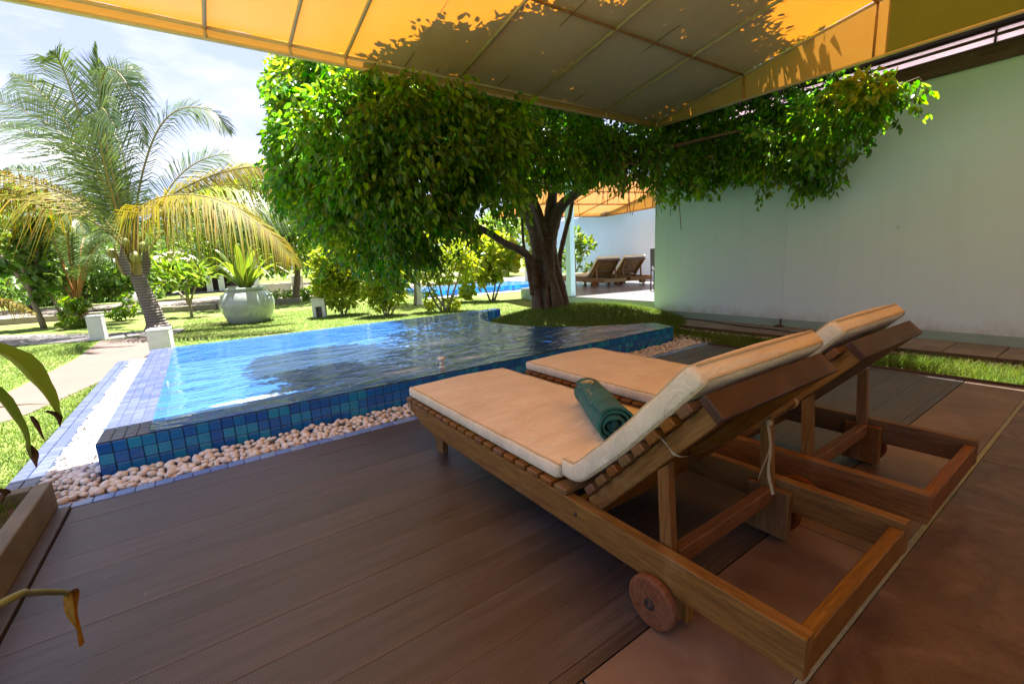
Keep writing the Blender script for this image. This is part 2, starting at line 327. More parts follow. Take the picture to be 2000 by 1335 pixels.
M['whitepaint'] = plain('white_post_paint', (0.60, 0.60, 0.58), (0.52, 0.52, 0.50), 9, 0.7, 0.1)
M['plinth'] = plain('plinth_paint', (0.34, 0.42, 0.39), (0.28, 0.355, 0.325), 3, 0.65, 0.08)
M['polished'] = plain('polished_terrace_tile', (0.20, 0.19, 0.19), (0.15, 0.14, 0.145), 2.2, 0.22, 0.03)
M['fascia'] = wood('fascia_timber', (0.060, 0.034, 0.028), (0.10, 0.055, 0.042), (0.15, 0.085, 0.062), (30, 1.6, 30), 0.5)
M['soffit'] = plain('pale_soffit_batten', (0.78, 0.68, 0.68), (0.70, 0.60, 0.61), 6, 0.6, 0.05)
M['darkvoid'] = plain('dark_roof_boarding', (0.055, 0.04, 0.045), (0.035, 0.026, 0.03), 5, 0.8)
M['rooftile'] = plain('brown_roofing', (0.20, 0.11, 0.075), (0.13, 0.075, 0.055), 9, 0.8)
M['concrete'] = plain('planter_concrete', (0.185, 0.17, 0.13), (0.12, 0.11, 0.085), 5, 0.85, 0.3)
# awning
def awn(name, dif, tra, tw, seed=0.0):
    nt = NT(name); v = coords(nt, 1.0)
    f = noise(nt, v, 1.6, 5)
    d = nt.add('ShaderNodeBsdfDiffuse'); t = nt.add('ShaderNodeBsdfTranslucent')
    nt.link(ramp(nt, f, [(0.3, dif), (0.75, tuple(x*0.88 for x in dif))]), d.inputs['Color'])
    nt.link(ramp(nt, f, [(0.3, tra), (0.75, tuple(x*0.9 for x in tra))]), t.inputs['Color'])
    nn = bump(nt, noise(nt, v, 700, 1), 0.1, 0.001); nt.link(nn, d.inputs['Normal'])
    m = nt.add('ShaderNodeMixShader'); m.inputs['Fac'].default_value = tw
    nt.link(d.outputs['BSDF'], m.inputs[1]); nt.link(t.outputs['BSDF'], m.inputs[2]); nt.link(m.outputs['Shader'], nt.out.inputs['Surface'])
    nt.n.remove(nt.b); return nt.m
M['awning'] = awn('amber_canvas', (0.64, 0.66, 0.66), (0.35, 0.122, 0.003), 0.36)
M['valance'] = awn('amber_valance_canvas', (0.56, 0.42, 0.21), (0.52, 0.22, 0.03), 0.45)
M['shade_olive'] = awn('shade_toned_canvas', (0.22, 0.22, 0.07), (0.05, 0.045, 0.003), 0.35)  # valance canvas with the roof's shadow put into its colour
M['rooflight'] = awn('pale_rooflight_sheet', (0.66, 0.56, 0.58), (0.80, 0.64, 0.66), 0.6)
M['frame'] = plain('cream_frame_paint', (0.62, 0.52, 0.36), (0.52, 0.43, 0.29), 12, 0.5, 0.04)
M['frame_rust'] = plain('rusty_frame_paint', (0.42, 0.25, 0.11), (0.26, 0.13, 0.05), 14, 0.6, 0.1)
# plants
M['ficus'] = leafmat('ficus_leaf', (0.062, 0.175, 0.016), (0.14, 0.285, 0.026), (2.0, 1.9, 0.4), 0.035, 0.5, 0.30, 0.5, 0.5)
M['bark'] = plain('ficus_bark', (0.17, 0.115, 0.08), (0.075, 0.048, 0.034), 14, 0.9, 0.8, 30)
M['aerial'] = plain('aerial_root', (0.13, 0.075, 0.05), (0.07, 0.04, 0.03), 20, 0.9, 0.3)
M['palm_green'] = leafmat('palm_leaflet_green', (0.085, 0.14, 0.045), (0.12, 0.17, 0.06), (1.0, 1.0, 0.5), 0.02, 0.3, 0.4, 0.5, 0.4)
M['palm_yellow'] = leafmat('palm_leaflet_yellow', (0.25, 0.185, 0.006), (0.19, 0.185, 0.012), (1.2, 1.0, 0.25), 0.03, 0.3, 0.55, 0.15, 0.45)
M['rachis'] = plain('palm_rachis', (0.26, 0.22, 0.06), (0.20, 0.13, 0.04), 8, 0.5, 0.1)
M['rachis_orange'] = plain('orange_palm_stalk', (0.36, 0.16, 0.045), (0.24, 0.11, 0.03), 8, 0.5, 0.1)
nt = NT('palm_trunk_bark'); v = coords(nt, 1.0)
wv = nt.add('ShaderNodeTexWave', bands_direction='Z'); wv.inputs['Scale'].default_value = 6.0; wv.inputs['Distortion'].default_value = 2.0; nt.link(v, wv.inputs['Vector'])
nt.link(ramp(nt, wv.outputs['Fac'], [(0.2, (0.10, 0.08, 0.068)), (0.6, (0.21, 0.175, 0.155))]), nt.b.inputs['Base Color']); nt.b.inputs['Roughness'].default_value = 0.9
nt.link(bump(nt, wv.outputs['Fac'], 0.6, 0.03), nt.b.inputs['Normal']); M['palmtrunk'] = nt.m
M['coconut'] = plain('green_coconut', (0.16, 0.20, 0.04), (0.20, 0.17, 0.04), 6, 0.45, 0.05)
M['lime'] = leafmat('lime_leaf', (0.22, 0.29, 0.02), (0.29, 0.34, 0.028), (1.5, 1.4, 0.5), 0.03, 0.35, 0.4, 0.4, 0.5)
M['ficus_sun_tint'] = leafmat('sun_tinted_ficus_leaf', (0.20, 0.30, 0.02), (0.30, 0.38, 0.03), (1.8, 1.7, 0.4), 0.03, 0.35, 0.3, 0.5, 0.5)  # lighter copy of the ficus leaf, sunlight painted into its colour
M['midgreen'] = leafmat('mid_green_leaf', (0.14, 0.24, 0.03), (0.21, 0.29, 0.042), (1.4, 1.4, 0.5), 0.03, 0.4, 0.4, 0.4, 0.42)
M['darkgreen'] = leafmat('dark_green_leaf', (0.085, 0.16, 0.032), (0.13, 0.205, 0.045), (1.4, 1.4, 0.5), 0.025, 0.35, 0.45, 0.3, 0.35)
M['strap'] = leafmat('strap_leaf', (0.15, 0.23, 0.014), (0.20, 0.275, 0.022), (1.4, 1.4, 0.4), 0.02, 0.2, 0.35, 0.45, 0.5)
M['drybrown'] = plain('dry_leaf_tip', (0.13, 0.06, 0.025), (0.07, 0.03, 0.015), 20, 0.85, 0.3)
M['dryyellow'] = plain('withered_leaf', (0.42, 0.25, 0.02), (0.22, 0.09, 0.01), 24, 0.7, 0.3)
M['stemgreen'] = plain('green_stalk', (0.22, 0.27, 0.12), (0.18, 0.23, 0.10), 10, 0.5, 0.05)
M['twig'] = plain('pale_twig_bark', (0.30, 0.24, 0.18), (0.19, 0.15, 0.11), 16, 0.9, 0.3)
nt = NT('celadon_glaze'); v = coords(nt, 1.0)
nt.link(ramp(nt, noise(nt, v, 7, 6), [(0.3, (0.27, 0.31, 0.29)), (0.7, (0.34, 0.37, 0.35))]), nt.b.inputs['Base Color'])
nt.b.inputs['Roughness'].default_value = 0.12; nt.b.inputs['Coat Weight'].default_value = 0.4; M['glaze'] = nt.m
M['rock'] = plain('pale_boulder', (0.48, 0.48, 0.47), (0.34, 0.34, 0.34), 4, 0.9, 0.5)
M['parasol'] = awn('beige_parasol_canvas', (0.62, 0.48, 0.36), (0.5, 0.36, 0.25), 0.25)
M['plastic'] = plain('white_plastic', (0.74, 0.74, 0.72), (0.68, 0.68, 0.66), 8, 0.35, 0)
M['rubber'] = plain('black_cable_rubber', (0.02, 0.02, 0.02), rough=0.6, bstr=0)
M['rattan'] = plain('dark_chair_weave', (0.06, 0.045, 0.035), (0.035, 0.026, 0.02), 30, 0.6, 0.3)
M['dirt'] = plain('fallen_fleck', (0.45, 0.40, 0.30), (0.3, 0.25, 0.18), 30, 0.9, 0)

# ------------------------------------------------------------------ building helpers
WL = {}
def tag(o, label=None, cat=None, group=None, kind=None):
    if label: o['label'] = label
    if cat: o['category'] = cat
    if group: o['group'] = group
    if kind: o['kind'] = kind
    return o
def empty(name, loc, label=None, cat=None, group=None, kind=None):
    o = bpy.data.objects.new(name, None); o.empty_display_size = 0.1; COL.objects.link(o); o.location = tuple(loc)
    WL[o.name] = np.array(loc, float)
    return tag(o, label, cat, group, kind)
def wloc(o): return WL.get(o.name, np.zeros(3)) if o is not None else np.zeros(3)
def link_mesh(name, me, parent=None, loc=None):
    """mesh data already local to loc (world); parent local offset worked out"""
    o = bpy.data.objects.new(name, me); COL.objects.link(o)
    loc = wloc(parent) if loc is None else np.array(loc, float)
    WL[o.name] = loc
    if parent is not None: o.parent = parent
    o.location = tuple(loc - wloc(parent)); return o
def npmesh(name, V, F, mats, mi=None, smooth=True):
    """V (n,3) ; F list of (m,k) arrays or ragged list"""
    me = bpy.data.meshes.new(name)
    V = np.asarray(V, np.float32)
    if isinstance(F, np.ndarray) and F.ndim == 2:
        n, k = F.shape
        me.vertices.add(len(V)); me.vertices.foreach_set('co', V.ravel())
        me.loops.add(n*k); me.loops.foreach_set('vertex_index', F.astype(np.int32).ravel())
        me.polygons.add(n); me.polygons.foreach_set('loop_start', np.arange(0, n*k, k, dtype=np.int32))
        try: me.polygons.foreach_set('loop_total', np.full(n, k, np.int32))
        except Exception: pass
    else:
        me.from_pydata([tuple(map(float, p)) for p in V], [], [tuple(int(i) for i in f) for f in F])
    for m in (mats if isinstance(mats, (list, tuple)) else [mats]): me.materials.append(m)
    if mi is not None: me.polygons.foreach_set('material_index', np.asarray(mi, np.int32))
    me.polygons.foreach_set('use_smooth', np.full(len(me.polygons), smooth, bool))
    me.update(calc_edges=True); me.validate(); return me

class MB:
    def __init__(s): s.v = []; s.f = []
    def quad(s, *ps):
        i = len(s.v); s.v += [tuple(p) for p in ps]; s.f.append(tuple(range(i, i+len(ps)))); return s
    def box(s, x0, x1, y0, y1, z0, z1, bev=0.0, mat=None):
        if bev <= 0:
            P = [(x, y, z) for z in (z0, z1) for y in (y0, y1) for x in (x0, x1)]
            Fs = [(0, 2, 3, 1), (4, 5, 7, 6), (0, 1, 5, 4), (2, 6, 7, 3), (0, 4, 6, 2), (1, 3, 7, 5)]
        else:
            b = min(bev, (x1-x0)*.45, (y1-y0)*.45, (z1-z0)*.45)
            P = []; idx = {}
            for sx in (0, 1):
                for sy in (0, 1):
                    for sz in (0, 1):
                        for ax in range(3):
                            c = [(x0, x1)[sx], (y0, y1)[sy], (z0, z1)[sz]]
                            for a2 in range(3):
                                if a2 != ax: c[a2] += b*(1-2*(sx, sy, sz)[a2])
                            idx[(sx, sy, sz, ax)] = len(P); P.append(tuple(c))
            I = idx; Fs = []
            for ax in range(3):
                for sd in (0, 1):
                    o1, o2 = [(1, 2), (0, 2), (0, 1)][ax]
                    q = []
                    for a_, b_ in ((0, 0), (1, 0), (1, 1), (0, 1)):
                        k = [0, 0, 0]; k[ax] = sd; k[o1] = a_; k[o2] = b_; q.append(I[(*k, ax)])
                    flip = (sd == 1) ^ (ax == 1)
                    Fs.append(tuple(q) if flip else tuple(q[::-1]))
            for ax in range(3):      # edges along ax
                o1, o2 = [(1, 2), (0, 2), (0, 1)][ax]
                for a_ in (0, 1):
                    for b_ in (0, 1):
                        k0 = [0, 0, 0]; k1 = [0, 0, 0]; k0[ax] = 0; k1[ax] = 1
                        for k in (k0, k1): k[o1] = a_; k[o2] = b_
                        Fs.append((I[(*k0, o1)], I[(*k1, o1)], I[(*k1, o2)], I[(*k0, o2)]))
            for sx in (0, 1):
                for sy in (0, 1):
                    for sz in (0, 1): Fs.append((I[(sx, sy, sz, 0)], I[(sx, sy, sz, 1)], I[(sx, sy, sz, 2)]))
        if mat is not None: P = [tuple(mat @ Vector(p)) for p in P]
        i = len(s.v); s.v += P; s.f += [tuple(i+k for k in f) for f in Fs]; return s
    def tube(s, path, rad, n=8, cap=True, noise_=0.0, sq=None):
        path = [np.array(p, float) for p in path]; m = len(path)
        rad = [rad]*m if not hasattr(rad, '__len__') else rad
        i0 = len(s.v); up = None
        for k in range(m):
            t = path[min(k+1, m-1)]-path[max(k-1, 0)]; t = t/(np.linalg.norm(t)+1e-9)
            if up is None:
                a = np.array([0, 0, 1.0]) if abs(t[2]) < .9 else np.array([1.0, 0, 0]); up = np.cross(np.cross(t, a), t)
            up = up - t*(up@t); up /= (np.linalg.norm(up)+1e-9); w = np.cross(t, up)
            for j in range(n):
                an = 2*math.pi*j/n; r_ = rad[k]*(1+noise_*(random.random()-.5))
                s.v.append(tuple(path[k]+up*math.cos(an)*r_+w*math.sin(an)*r_))
        for k in range(m-1):
            for j in range(n):
                a = i0+k*n+j; b = i0+k*n+(j+1) % n; s.f.append((a, b, b+n, a+n))
        if cap:
            s.f.append(tuple(i0+j for j in range(n))[::-1]); s.f.append(tuple(i0+(m-1)*n+j for j in range(n)))
        return s
    def lathe(s, prof, c=(0, 0, 0), n=24, caps=(False, False)):
        i0 = len(s.v); m = len(prof)
        for r_, z in prof:
            for j in range(n):
                an = 2*math.pi*j/n; s.v.append((c[0]+r_*math.cos(an), c[1]+r_*math.sin(an), c[2]+z))
        for k in range(m-1):
            for j in range(n):
                a = i0+k*n+j; b = i0+k*n+(j+1) % n; s.f.append((a, b, b+n, a+n))
        if caps[0]: s.f.append(tuple(i0+j for j in range(n))[::-1])
        if caps[1]: s.f.append(tuple(i0+(m-1)*n+j for j in range(n)))
        return s
    def prism(s, poly, axis, a0, a1):
        """extrude 2D polygon along axis: 0 -> poly in (y,z); 1 -> (x,z); 2 -> (x,y)"""
        def p3(p, a): return [(a, p[0], p[1]), (p[0], a, p[1]), (p[0], p[1], a)][axis]
        n = len(poly); i = len(s.v); s.v += [p3(p, a0) for p in poly]+[p3(p, a1) for p in poly]
        s.f.append(tuple(range(i, i+n))[::-1]); s.f.append(tuple(range(i+n, i+2*n)))
        for k in range(n):
            k2 = (k+1) % n; s.f.append((i+k, i+k2, i+n+k2, i+n+k))
        return s
    def build(s, name, mat, parent=None, smooth=False, loc=None):
        base = wloc(parent) if loc is None else np.array(loc, float)
        V = np.array(s.v, float)-base
        me = npmesh(name, V, s.f, mat, None, smooth)
        import bmesh as _b
        bm = _b.new(); bm.from_mesh(me); _b.ops.recalc_face_normals(bm, faces=bm.faces); bm.to_mesh(me); bm.free()
        return link_mesh(name, me, parent, base)
def piece(name, me, parent, loc, rot=None, scale=None):
    o = bpy.data.objects.new(name, me); COL.objects.link(o); o.parent = parent
    o.location = tuple(np.array(loc, float)-wloc(parent)); WL[o.name] = np.array(loc, float)
    if rot is not None: o.rotation_euler = rot
    if scale is not None: o.scale = scale
    return o
def kids(o): return [c for c in bpy.data.objects if c.parent == o]
KID = {}
def copy_tree(o, parent=None, depth=0):
    c = o.copy(); COL.objects.link(c)
    if parent is not None: c.parent = parent
    for ch in list(o.children): copy_tree(ch, c, depth+1)
    return c
def unit(v):
    v = np.asarray(v, float); return v/(np.linalg.norm(v, axis=-1, keepdims=True)+1e-9)
def spline(pts, n):
    pts = [np.array(p, float) for p in pts]; P = [2*pts[0]-pts[1]]+pts+[2*pts[-1]-pts[-2]]; out = []
    m = len(pts)-1
    for k in range(n):
        u = k/(n-1)*m; i = min(int(u), m-1); t = u-i; a, b, c, d = P[i:i+4]
        out.append(0.5*((2*b)+(-a+c)*t+(2*a-5*b+4*c-d)*t*t+(-a+3*b-3*c+d)*t**3))
    return out
def leaf_arrays(pos, tip, side, L, W, fold=0.25, curl=0.12):
    """six vertices, two quads folded along the midrib"""
    n = len(pos); tip = unit(tip); side = unit(side - tip*np.sum(side*tip, 1, keepdims=True)); nrm = np.cross(side, tip)
    L = np.asarray(L).reshape(-1, 1); W = np.asarray(W).reshape(-1, 1)
    def P(a, b, h): return pos+tip*L*a+side*W*b+nrm*h*W
    V = np.stack([P(0, 0, 0), P(.32, .5, fold), P(.72, .36, fold*.6-curl), P(1, 0, -curl*2), P(.72, -.36, fold*.6-curl), P(.32, -.5, fold)], 1).reshape(-1, 3)
    b = (np.arange(n)*6)[:, None]
    F = np.concatenate([b+np.array([[0, 1, 2, 3]]), b+np.array([[0, 3, 4, 5]])], 1).reshape(-1, 4)
    return V, F
def rand_dirs(n): return unit(RS.normal(size=(n, 3)))
def blob_points(blobs, n, shell=0.55):
    """points spread through ellipsoids: list of (centre, radii)"""
    vol = np.array([(r[0]*r[1]*r[2])**(2/3) for _, r in blobs]); cnt = np.maximum(1, (vol/vol.sum()*n).astype(int))
    P, D = [], []
    for (c, r), k in zip(blobs, cnt):
        d = rand_dirs(k); rad = shell+(1-shell)*RS.rand(k, 1)**0.6
        lump = 1+0.16*np.sin(d[:, :1]*7+c[0]*3)*np.sin(d[:, 1:2]*6+c[1]*5)+0.08*RS.normal(size=(k, 1))
        P.append(np.array(c)+d*rad*np.array(r)*lump); D.append(d)
    return np.concatenate(P), np.concatenate(D)
def foliage(name, blobs, n, L, W, mat, parent, droop=0.6, out=0.6, shell=0.5, kind=None, clump=0):
    P, D = blob_points(blobs, n, shell)
    if clump:
        k = max(1, len(P)//clump); cen = P[RS.choice(len(P), k, False)]; which = RS.randint(0, k, len(P))
        P = cen[which]+RS.normal(size=P.shape)*0.6*L*2
    t = D*out+rand_dirs(len(P))*0.7+np.array([0, 0, -droop]); s_ = rand_dirs(len(P))
    k = 0.7+0.6*RS.rand(len(P))
    V, F = leaf_arrays(P, t, s_, L*k, W*k)
    o = link_mesh(name, npmesh(name, V-wloc(parent), F, mat), parent)
    if kind: o['kind'] = kind
    return o
# ================================================================== SETTING
# ---- ground with an opening for the pool and its pebble margin
HX0, HX1, HY0, HY1 = -0.80, 4.72, 2.69, 6.465
m = MB(); GZ = -0.03; BIG = 900
for (x0, x1, y0, y1) in ((-BIG, HX0, -BIG, BIG), (HX1, BIG, -BIG, BIG), (HX0, HX1, -BIG, HY0), (HX0, HX1, HY1, BIG)):
    m.quad((x0, y0, GZ), (x1, y0, GZ), (x1, y1, GZ), (x0, y1, GZ))
ground = tag(m.build('lawn', M['turf']), kind='structure')

def sheet(name, poly, z, mat, label=None):
    mm = MB(); mm.quad(*[(p[0], p[1], z) for p in poly]); return tag(mm.build(name, mat), label, kind='structure')
sheet('garden_path', [(-1.47, 10.0), (-0.50, 9.9), (-0.56, 8.6), (-0.66, 7.2), (-0.95, 6.0), (-1.24, 5.0), (-1.9, 3.9), (-3.2, 2.6), (-4.6, 1.6), (-5.2, 2.3), (-3.4, 3.7), (-2.2, 4.9), (-1.62, 6.2), (-1.45, 8.0)], GZ+0.006, M['pavers'])
sheet('cross_path', [(-14, 11.0), (-2.9, 10.9), (-1.5, 10.1), (-0.4, 9.9), (-0.3, 10.7), (-1.6, 11.3), (-3.4, 13.2), (-14, 14.0)], GZ+0.010, M['greypave'])
sheet('sandy_road', [(-60, 20.5), (-4, 18.6), (3.5, 17.2), (12, 16.0), (40, 13), (40, 20), (12, 22), (3, 23.5), (-6, 25.2), (-60, 28)], GZ+0.004, M['sand'])
sheet('far_road', [(-80, 36), (0, 31), (40, 27), (80, 25), (80, 30), (40, 33), (0, 39), (-80, 46)], GZ+0.004, M['sand'])
# low brown garden kerb along the sandy road
kerb = empty('garden_kerb', (-3, 16.6, GZ), 'low brown kerb wall edging the lawn before the sandy road', 'kerb')
kp = [(-12, 17.6), (-7, 17.0), (-3.4, 16.4), (-1.6, 16.1), (0.4, 15.6), (2.6, 15.4)]
for (a, b) in zip(kp[:-1], kp[1:]):
    n_ = 4
    for k in range(n_):
        p = np.array(a)+(np.array(b)-np.array(a))*k/n_; q = np.array(a)+(np.array(b)-np.array(a))*(k+0.97)/n_
        d = unit(q-p); w = np.array([-d[1], d[0]])*0.12
        mm = MB(); mm.prism([tuple(p-w), tuple(q-w), tuple(q+w), tuple(p+w)], 2, GZ, GZ+0.15+0.02*random.random()); mm.build('kerb_stone', M['slab'], kerb)

# ---- deck
deck = empty('timber_deck', (1.9, 1.66, 0), kind='structure')
pitch = 0.1615
for k in range(13):
    y1 = 2.648-k*pitch; y0 = max(y1-pitch+0.0013, 0.672)
    if y1-y0 < 0.02: continue
    xs = [-0.60, 4.385]
    j = [None, 2.32, None, 3.05, 1.9, None, 2.6][k % 7]
    segs = [(-0.60, 4.385)] if j is None or k < 3 else [(-0.60, j-0.002), (j+0.002, 4.385)]
    for (a, b) in segs:
        mm = MB(); mm.box(a, b, y0, y1, -0.024, 0.0+random.uniform(-.0005, .0005), 0.0012); mm.build('plank', M['deck'], deck, loc=((a+b)/2, (y0+y1)/2, 0))
mm = MB(); mm.box(-0.70, 4.385, 0.66, 2.66, -0.029, -0.0255); mm.build('deck_base', M['dark_joint'], deck)
mm = MB(); mm.box(-0.648, -0.604, -0.6, 2.655, -0.028, 0.014, 0.003); mm.build('edge_board', M['deck'], deck, loc=(-0.62, 1, 0))
mm = MB(); mm.box(4.389, 4.412, 0.3, 2.66, -0.028, 0.012, 0.003); mm.build('edge_board', M['teak_dark'], deck, loc=(4.4, 1.5, 0))
# ---- terrace
terr = empty('stone_terrace', (1.5, -1, 0), kind='structure')
xx = -0.60
for w_, mt in ((0.62, 'terrace'), (0.60, 'terrace_pale'), (1.05, 'terrace_pale'), (1.06, 'terrace_pale'), (1.65, 'terrace_pale')):
    mm = MB(); mm.box(xx+0.003, min(xx+w_, 4.385)-0.003, 0.366, 0.668, -0.028, -0.001, 0.002); mm.build('slab', M[mt], terr, loc=(xx+w_/2, .5, 0)); xx += w_
xx = -1.60
for w_ in (2.2, 2.2, 2.2):
    for (ya, yb) in ((-1.45, 0.345), (-3.2, -1.46)):
        mm = MB(); mm.box(xx+0.003, min(xx+w_, 4.98)-0.003, ya, yb, -0.028, -0.001, 0.002); mm.build('slab', M['terrace'], terr, loc=(xx+w_/2, (ya+yb)/2, 0))
    xx += w_
mm = MB(); mm.box(-0.60, 4.385, 0.347, 0.364, -0.028, -0.003); mm.build('joint_strip', M['grout'], terr)
mm = MB(); mm.box(-1.6, 4.98, -3.2, 0.3665, -0.0285, -0.022); mm.build('joint_bed', M['dark_joint'], terr)

# ---- strip beside the house wall
edge = tag(MB().box(5.225, 5.262, -3, 4.6, -0.029, 0.018).build('path_edging', M['edging']), kind='structure')
wp = empty('wall_footpath', (5.6, 1, 0), kind='structure')
y = -2.4
while y < 4.55:
    for (a, b) in ((5.268, 5.60), (5.604, 5.945)):
        mm = MB(); mm.box(a, b, y+0.004, y+0.336, -0.029, 0.004+random.uniform(-.003, .003), 0.004); mm.build('paving_slab', M['slab'], wp, loc=((a+b)/2, y+.17, 0))
    y += 0.34
sheet('gravel_margin', [(4.98, -3), (5.23, -3), (5.23, 4.0), (4.98, 4.0)], GZ+0.005, M['greypave'])

# ---- pool
POOL_T = 0.170
CX, CY = 4.70, 4.90
outer = [(-0.54, 3.0), (1.0, 3.0), (2.6, 3.0), (4.265, 3.0), (4.34, 3.34)]
inner = [(-0.325, 3.22), (1.0, 3.22), (2.6, 3.22), (3.96, 3.20), (4.02, 3.36)]
a0 = math.atan2(3.34-CY, 4.34-CX); a1 = math.atan2(6.35-CY, 4.17-CX)
a0 = a0 % (2*math.pi); a1 = a1 % (2*math.pi)
NA = 18
for k in range(1, NA+1):
    a = a0+(a1-a0)*k/NA; outer.append((CX+1.60*math.cos(a)*0.97, CY+1.56*math.sin(a)*0.98)); inner.append((CX+1.74*math.cos(a), CY+1.66*math.sin(a)*0.97))
outer += [(4.17, 6.46), (1.8, 6.46), (-0.54, 6.46)]
inner += [(3.85, 6.34), (1.8, 6.34), (-0.325, 6.34)]
# keep the inner outline inside the basin
inner = [(x, min(max(y, 3.20), 6.34)) for x, y in inner]
pool = empty('swimming_pool', (1.9, 4.7, 0), 'raised blue tiled plunge pool brimming with water beside the dark deck', 'swimming pool')
mm = MB()
no = len(outer)
for k in range(no):
    k2 = (k+1) % no
    (xa, ya), (xb, yb) = outer[k], outer[k2]; mm.quad((xa, ya, -0.12), (xb, yb, -0.12), (xb, yb, POOL_T), (xa, ya, POOL_T))
    (ia, ja), (ib, jb) = inner[k], inner[k2]; mm.quad((xa, ya, POOL_T), (xb, yb, POOL_T), (ib, jb, POOL_T), (ia, ja, POOL_T))
mm.build('rim_wall', M['tile_grout'], pool)
mm = MB()
for k in range(no):
    k2 = (k+1) % no
    (ia, ja), (ib, jb) = inner[k], inner[k2]; mm.quad((ia, ja, POOL_T-0.003), (ib, jb, POOL_T-0.003), (ib, jb, -0.015), (ia, ja, -0.015))
mm.build('basin_wall', M['mosaic'], pool)
mm = MB(); mm.quad(*[(x, y, -0.01) for x, y in inner]); mm.build('basin_floor', M['poolfloor'], pool)
# glazed tiles of the front face, one by one
TP = 0.06
mm = MB(); mm.box(-.0282, .0282, -.004, .004, -.0282, .0282, 0.0025)
tile_f = npmesh('tile', mm.v, mm.f, M['tile'], None, False)
mm = MB(); mm.box(-.0282, .0282, -.0282, .0282, -.004, .004, 0.0025)
tile_t = npmesh('tile_flat', mm.v, mm.f, M['kerbtile'], None, False)
for i in range(80):
    for j in range(3):
        piece('tile', tile_f, pool, (-0.54+TP*(i+.5)+random.uniform(-.0008, .0008), 2.9985, POOL_T-0.031-TP*j), (0, 0, random.uniform(-.012, .012)))
cnt = 240
rest = MB(); ledge = MB()
for i in range(58):        # side ledge
    for j in range(4):
        w_ = (j+.5)*0.0535
        if i < 15:
            piece('tile', tile_t, pool, (-0.54+w_+.001, 3.0+TP*(i+.5), POOL_T+0.0015), None, (0.0535/0.06, 1, 1)); cnt += 1
        else: ledge.box(-0.54+w_-.025, -0.54+w_+.025, 3.0+TP*(i+.5)-.028, 3.0+TP*(i+.5)+.028, POOL_T-.002, POOL_T+.0055)
for i in range(4, 80):     # front ledge under the film of water
    for j in range(3):
        rest.box(-0.54+TP*(i+.5)-.028, -0.54+TP*(i+.5)+.028, 3.004+TP*j, 3.060+TP*j, POOL_T-.003, POOL_T+.003)
for i in range(80): rest.box(-0.54+TP*(i+.5)-.028, -0.54+TP*(i+.5)+.028, 2.994, 3.002, POOL_T-0.031-TP*3-.028, POOL_T-0.031-TP*3+.028)
for i in range(58):        # left face
    for j in range(4): rest.box(-0.544, -0.537, 3.0+TP*(i+.5)-.028, 3.0+TP*(i+.5)+.028, POOL_T-0.031-TP*j-.028, POOL_T-0.031-TP*j+.028)
for k in range(3, 5+NA):   # right end and the curved wall round the tree
    (xa, ya), (xb, yb) = outer[k], outer[k+1]; ln = math.hypot(xb-xa, yb-ya); n_ = max(1, int(ln/TP))
    d = np.array([(xb-xa)/ln, (yb-ya)/ln])
    for i in range(n_):
        c = np.array([xa, ya])+d*ln*(i+.5)/n_
        for j in range(4):
            rest.box(-ln/n_*.47, ln/n_*.47, -.005, .005, -.028, .028, 0, Matrix.Translation((c[0], c[1], POOL_T-0.031-TP*j)) @ Matrix.Rotation(math.atan2(d[1], d[0]), 4, 'Z'))
tag(rest.build('tile', mosaic('joined_blue_tiles', 0.16, 0.06), pool), kind='stuff')
nt = NT('joined_pale_tiles'); g = nt.add('ShaderNodeNewGeometry'); nt.link(ramp(nt, g.outputs['Random Per Island'], [(0, (0.056, 0.070, 0.150)), (.25, (0.066, 0.082, 0.172)), (.5, (0.076, 0.090, 0.166)), (.75, (0.048, 0.062, 0.138))], 'CONSTANT'), nt.b.inputs['Base Color']); nt.b.inputs['Roughness'].default_value = .3
tag(ledge.build('tile', nt.m, pool), kind='stuff')
# ledge at the dry left end stands a little proud so the water stops there
wz = POOL_T+0.009
wpoly = [(-0.325, 3.0)]+outer[1:-1]+[(-0.325, 6.46)]
mm = MB(); mm.quad(*[(x, y, wz) for x, y in wpoly])
# thin film running over the front and right brim
mm.quad((-0.325, 2.9925, wz), (4.272, 2.9925, wz), (4.272, 3.0, wz), (-0.325, 3.0, wz))
water = tag(mm.build('water', M['water']), kind='structure')
# fittings
nz = empty('pool_nozzle', (1.50, 3.17, POOL_T), 'small white plastic fill nozzle standing on the pool brim', 'nozzle')
MB().lathe([(0.012, -.02), (0.012, 0.03), (0.018, 0.032), (0.018, 0.048), (0.012, 0.05), (0.012, 0.062), (0.027, 0.066), (0.03, 0.074), (0.03, 0.088), (0.022, 0.092), (0.0, 0.093)], (1.50, 3.17, POOL_T), 16).build('nozzle_body', M['plastic'], nz, True)
MB().lathe([(0.026, -0.004), (0.026, 0.008), (0.013, 0.01)], (1.50, 3.17, POOL_T+.006), 16).build('nozzle_flange', M['plastic'], nz, True)
pl = empty('pool_lamp', (-0.318, 4.55, 0.085), 'round white fitting set into the end wall under water', 'pool light')
pm = Matrix.Translation((-0.318, 4.55, 0.085)) @ Matrix.Rotation(R(90), 4, 'Y')
t_ = MB().lathe([(0.0, .012), (0.05, .012), (0.062, .006), (0.064, 0)], (0, 0, 0), 20); t_.v = [tuple(pm @ Vector(p)) for p in t_.v]; t_.build('lamp_ring', M['plastic'], pl, True)
t_ = MB().lathe([(0.0, .022), (0.02, .020), (0.028, .012)], (0, 0, 0), 16); t_.v = [tuple(pm @ Vector(p)) for p in t_.v]; t_.build('lamp_lens', M['grout'], pl, True)

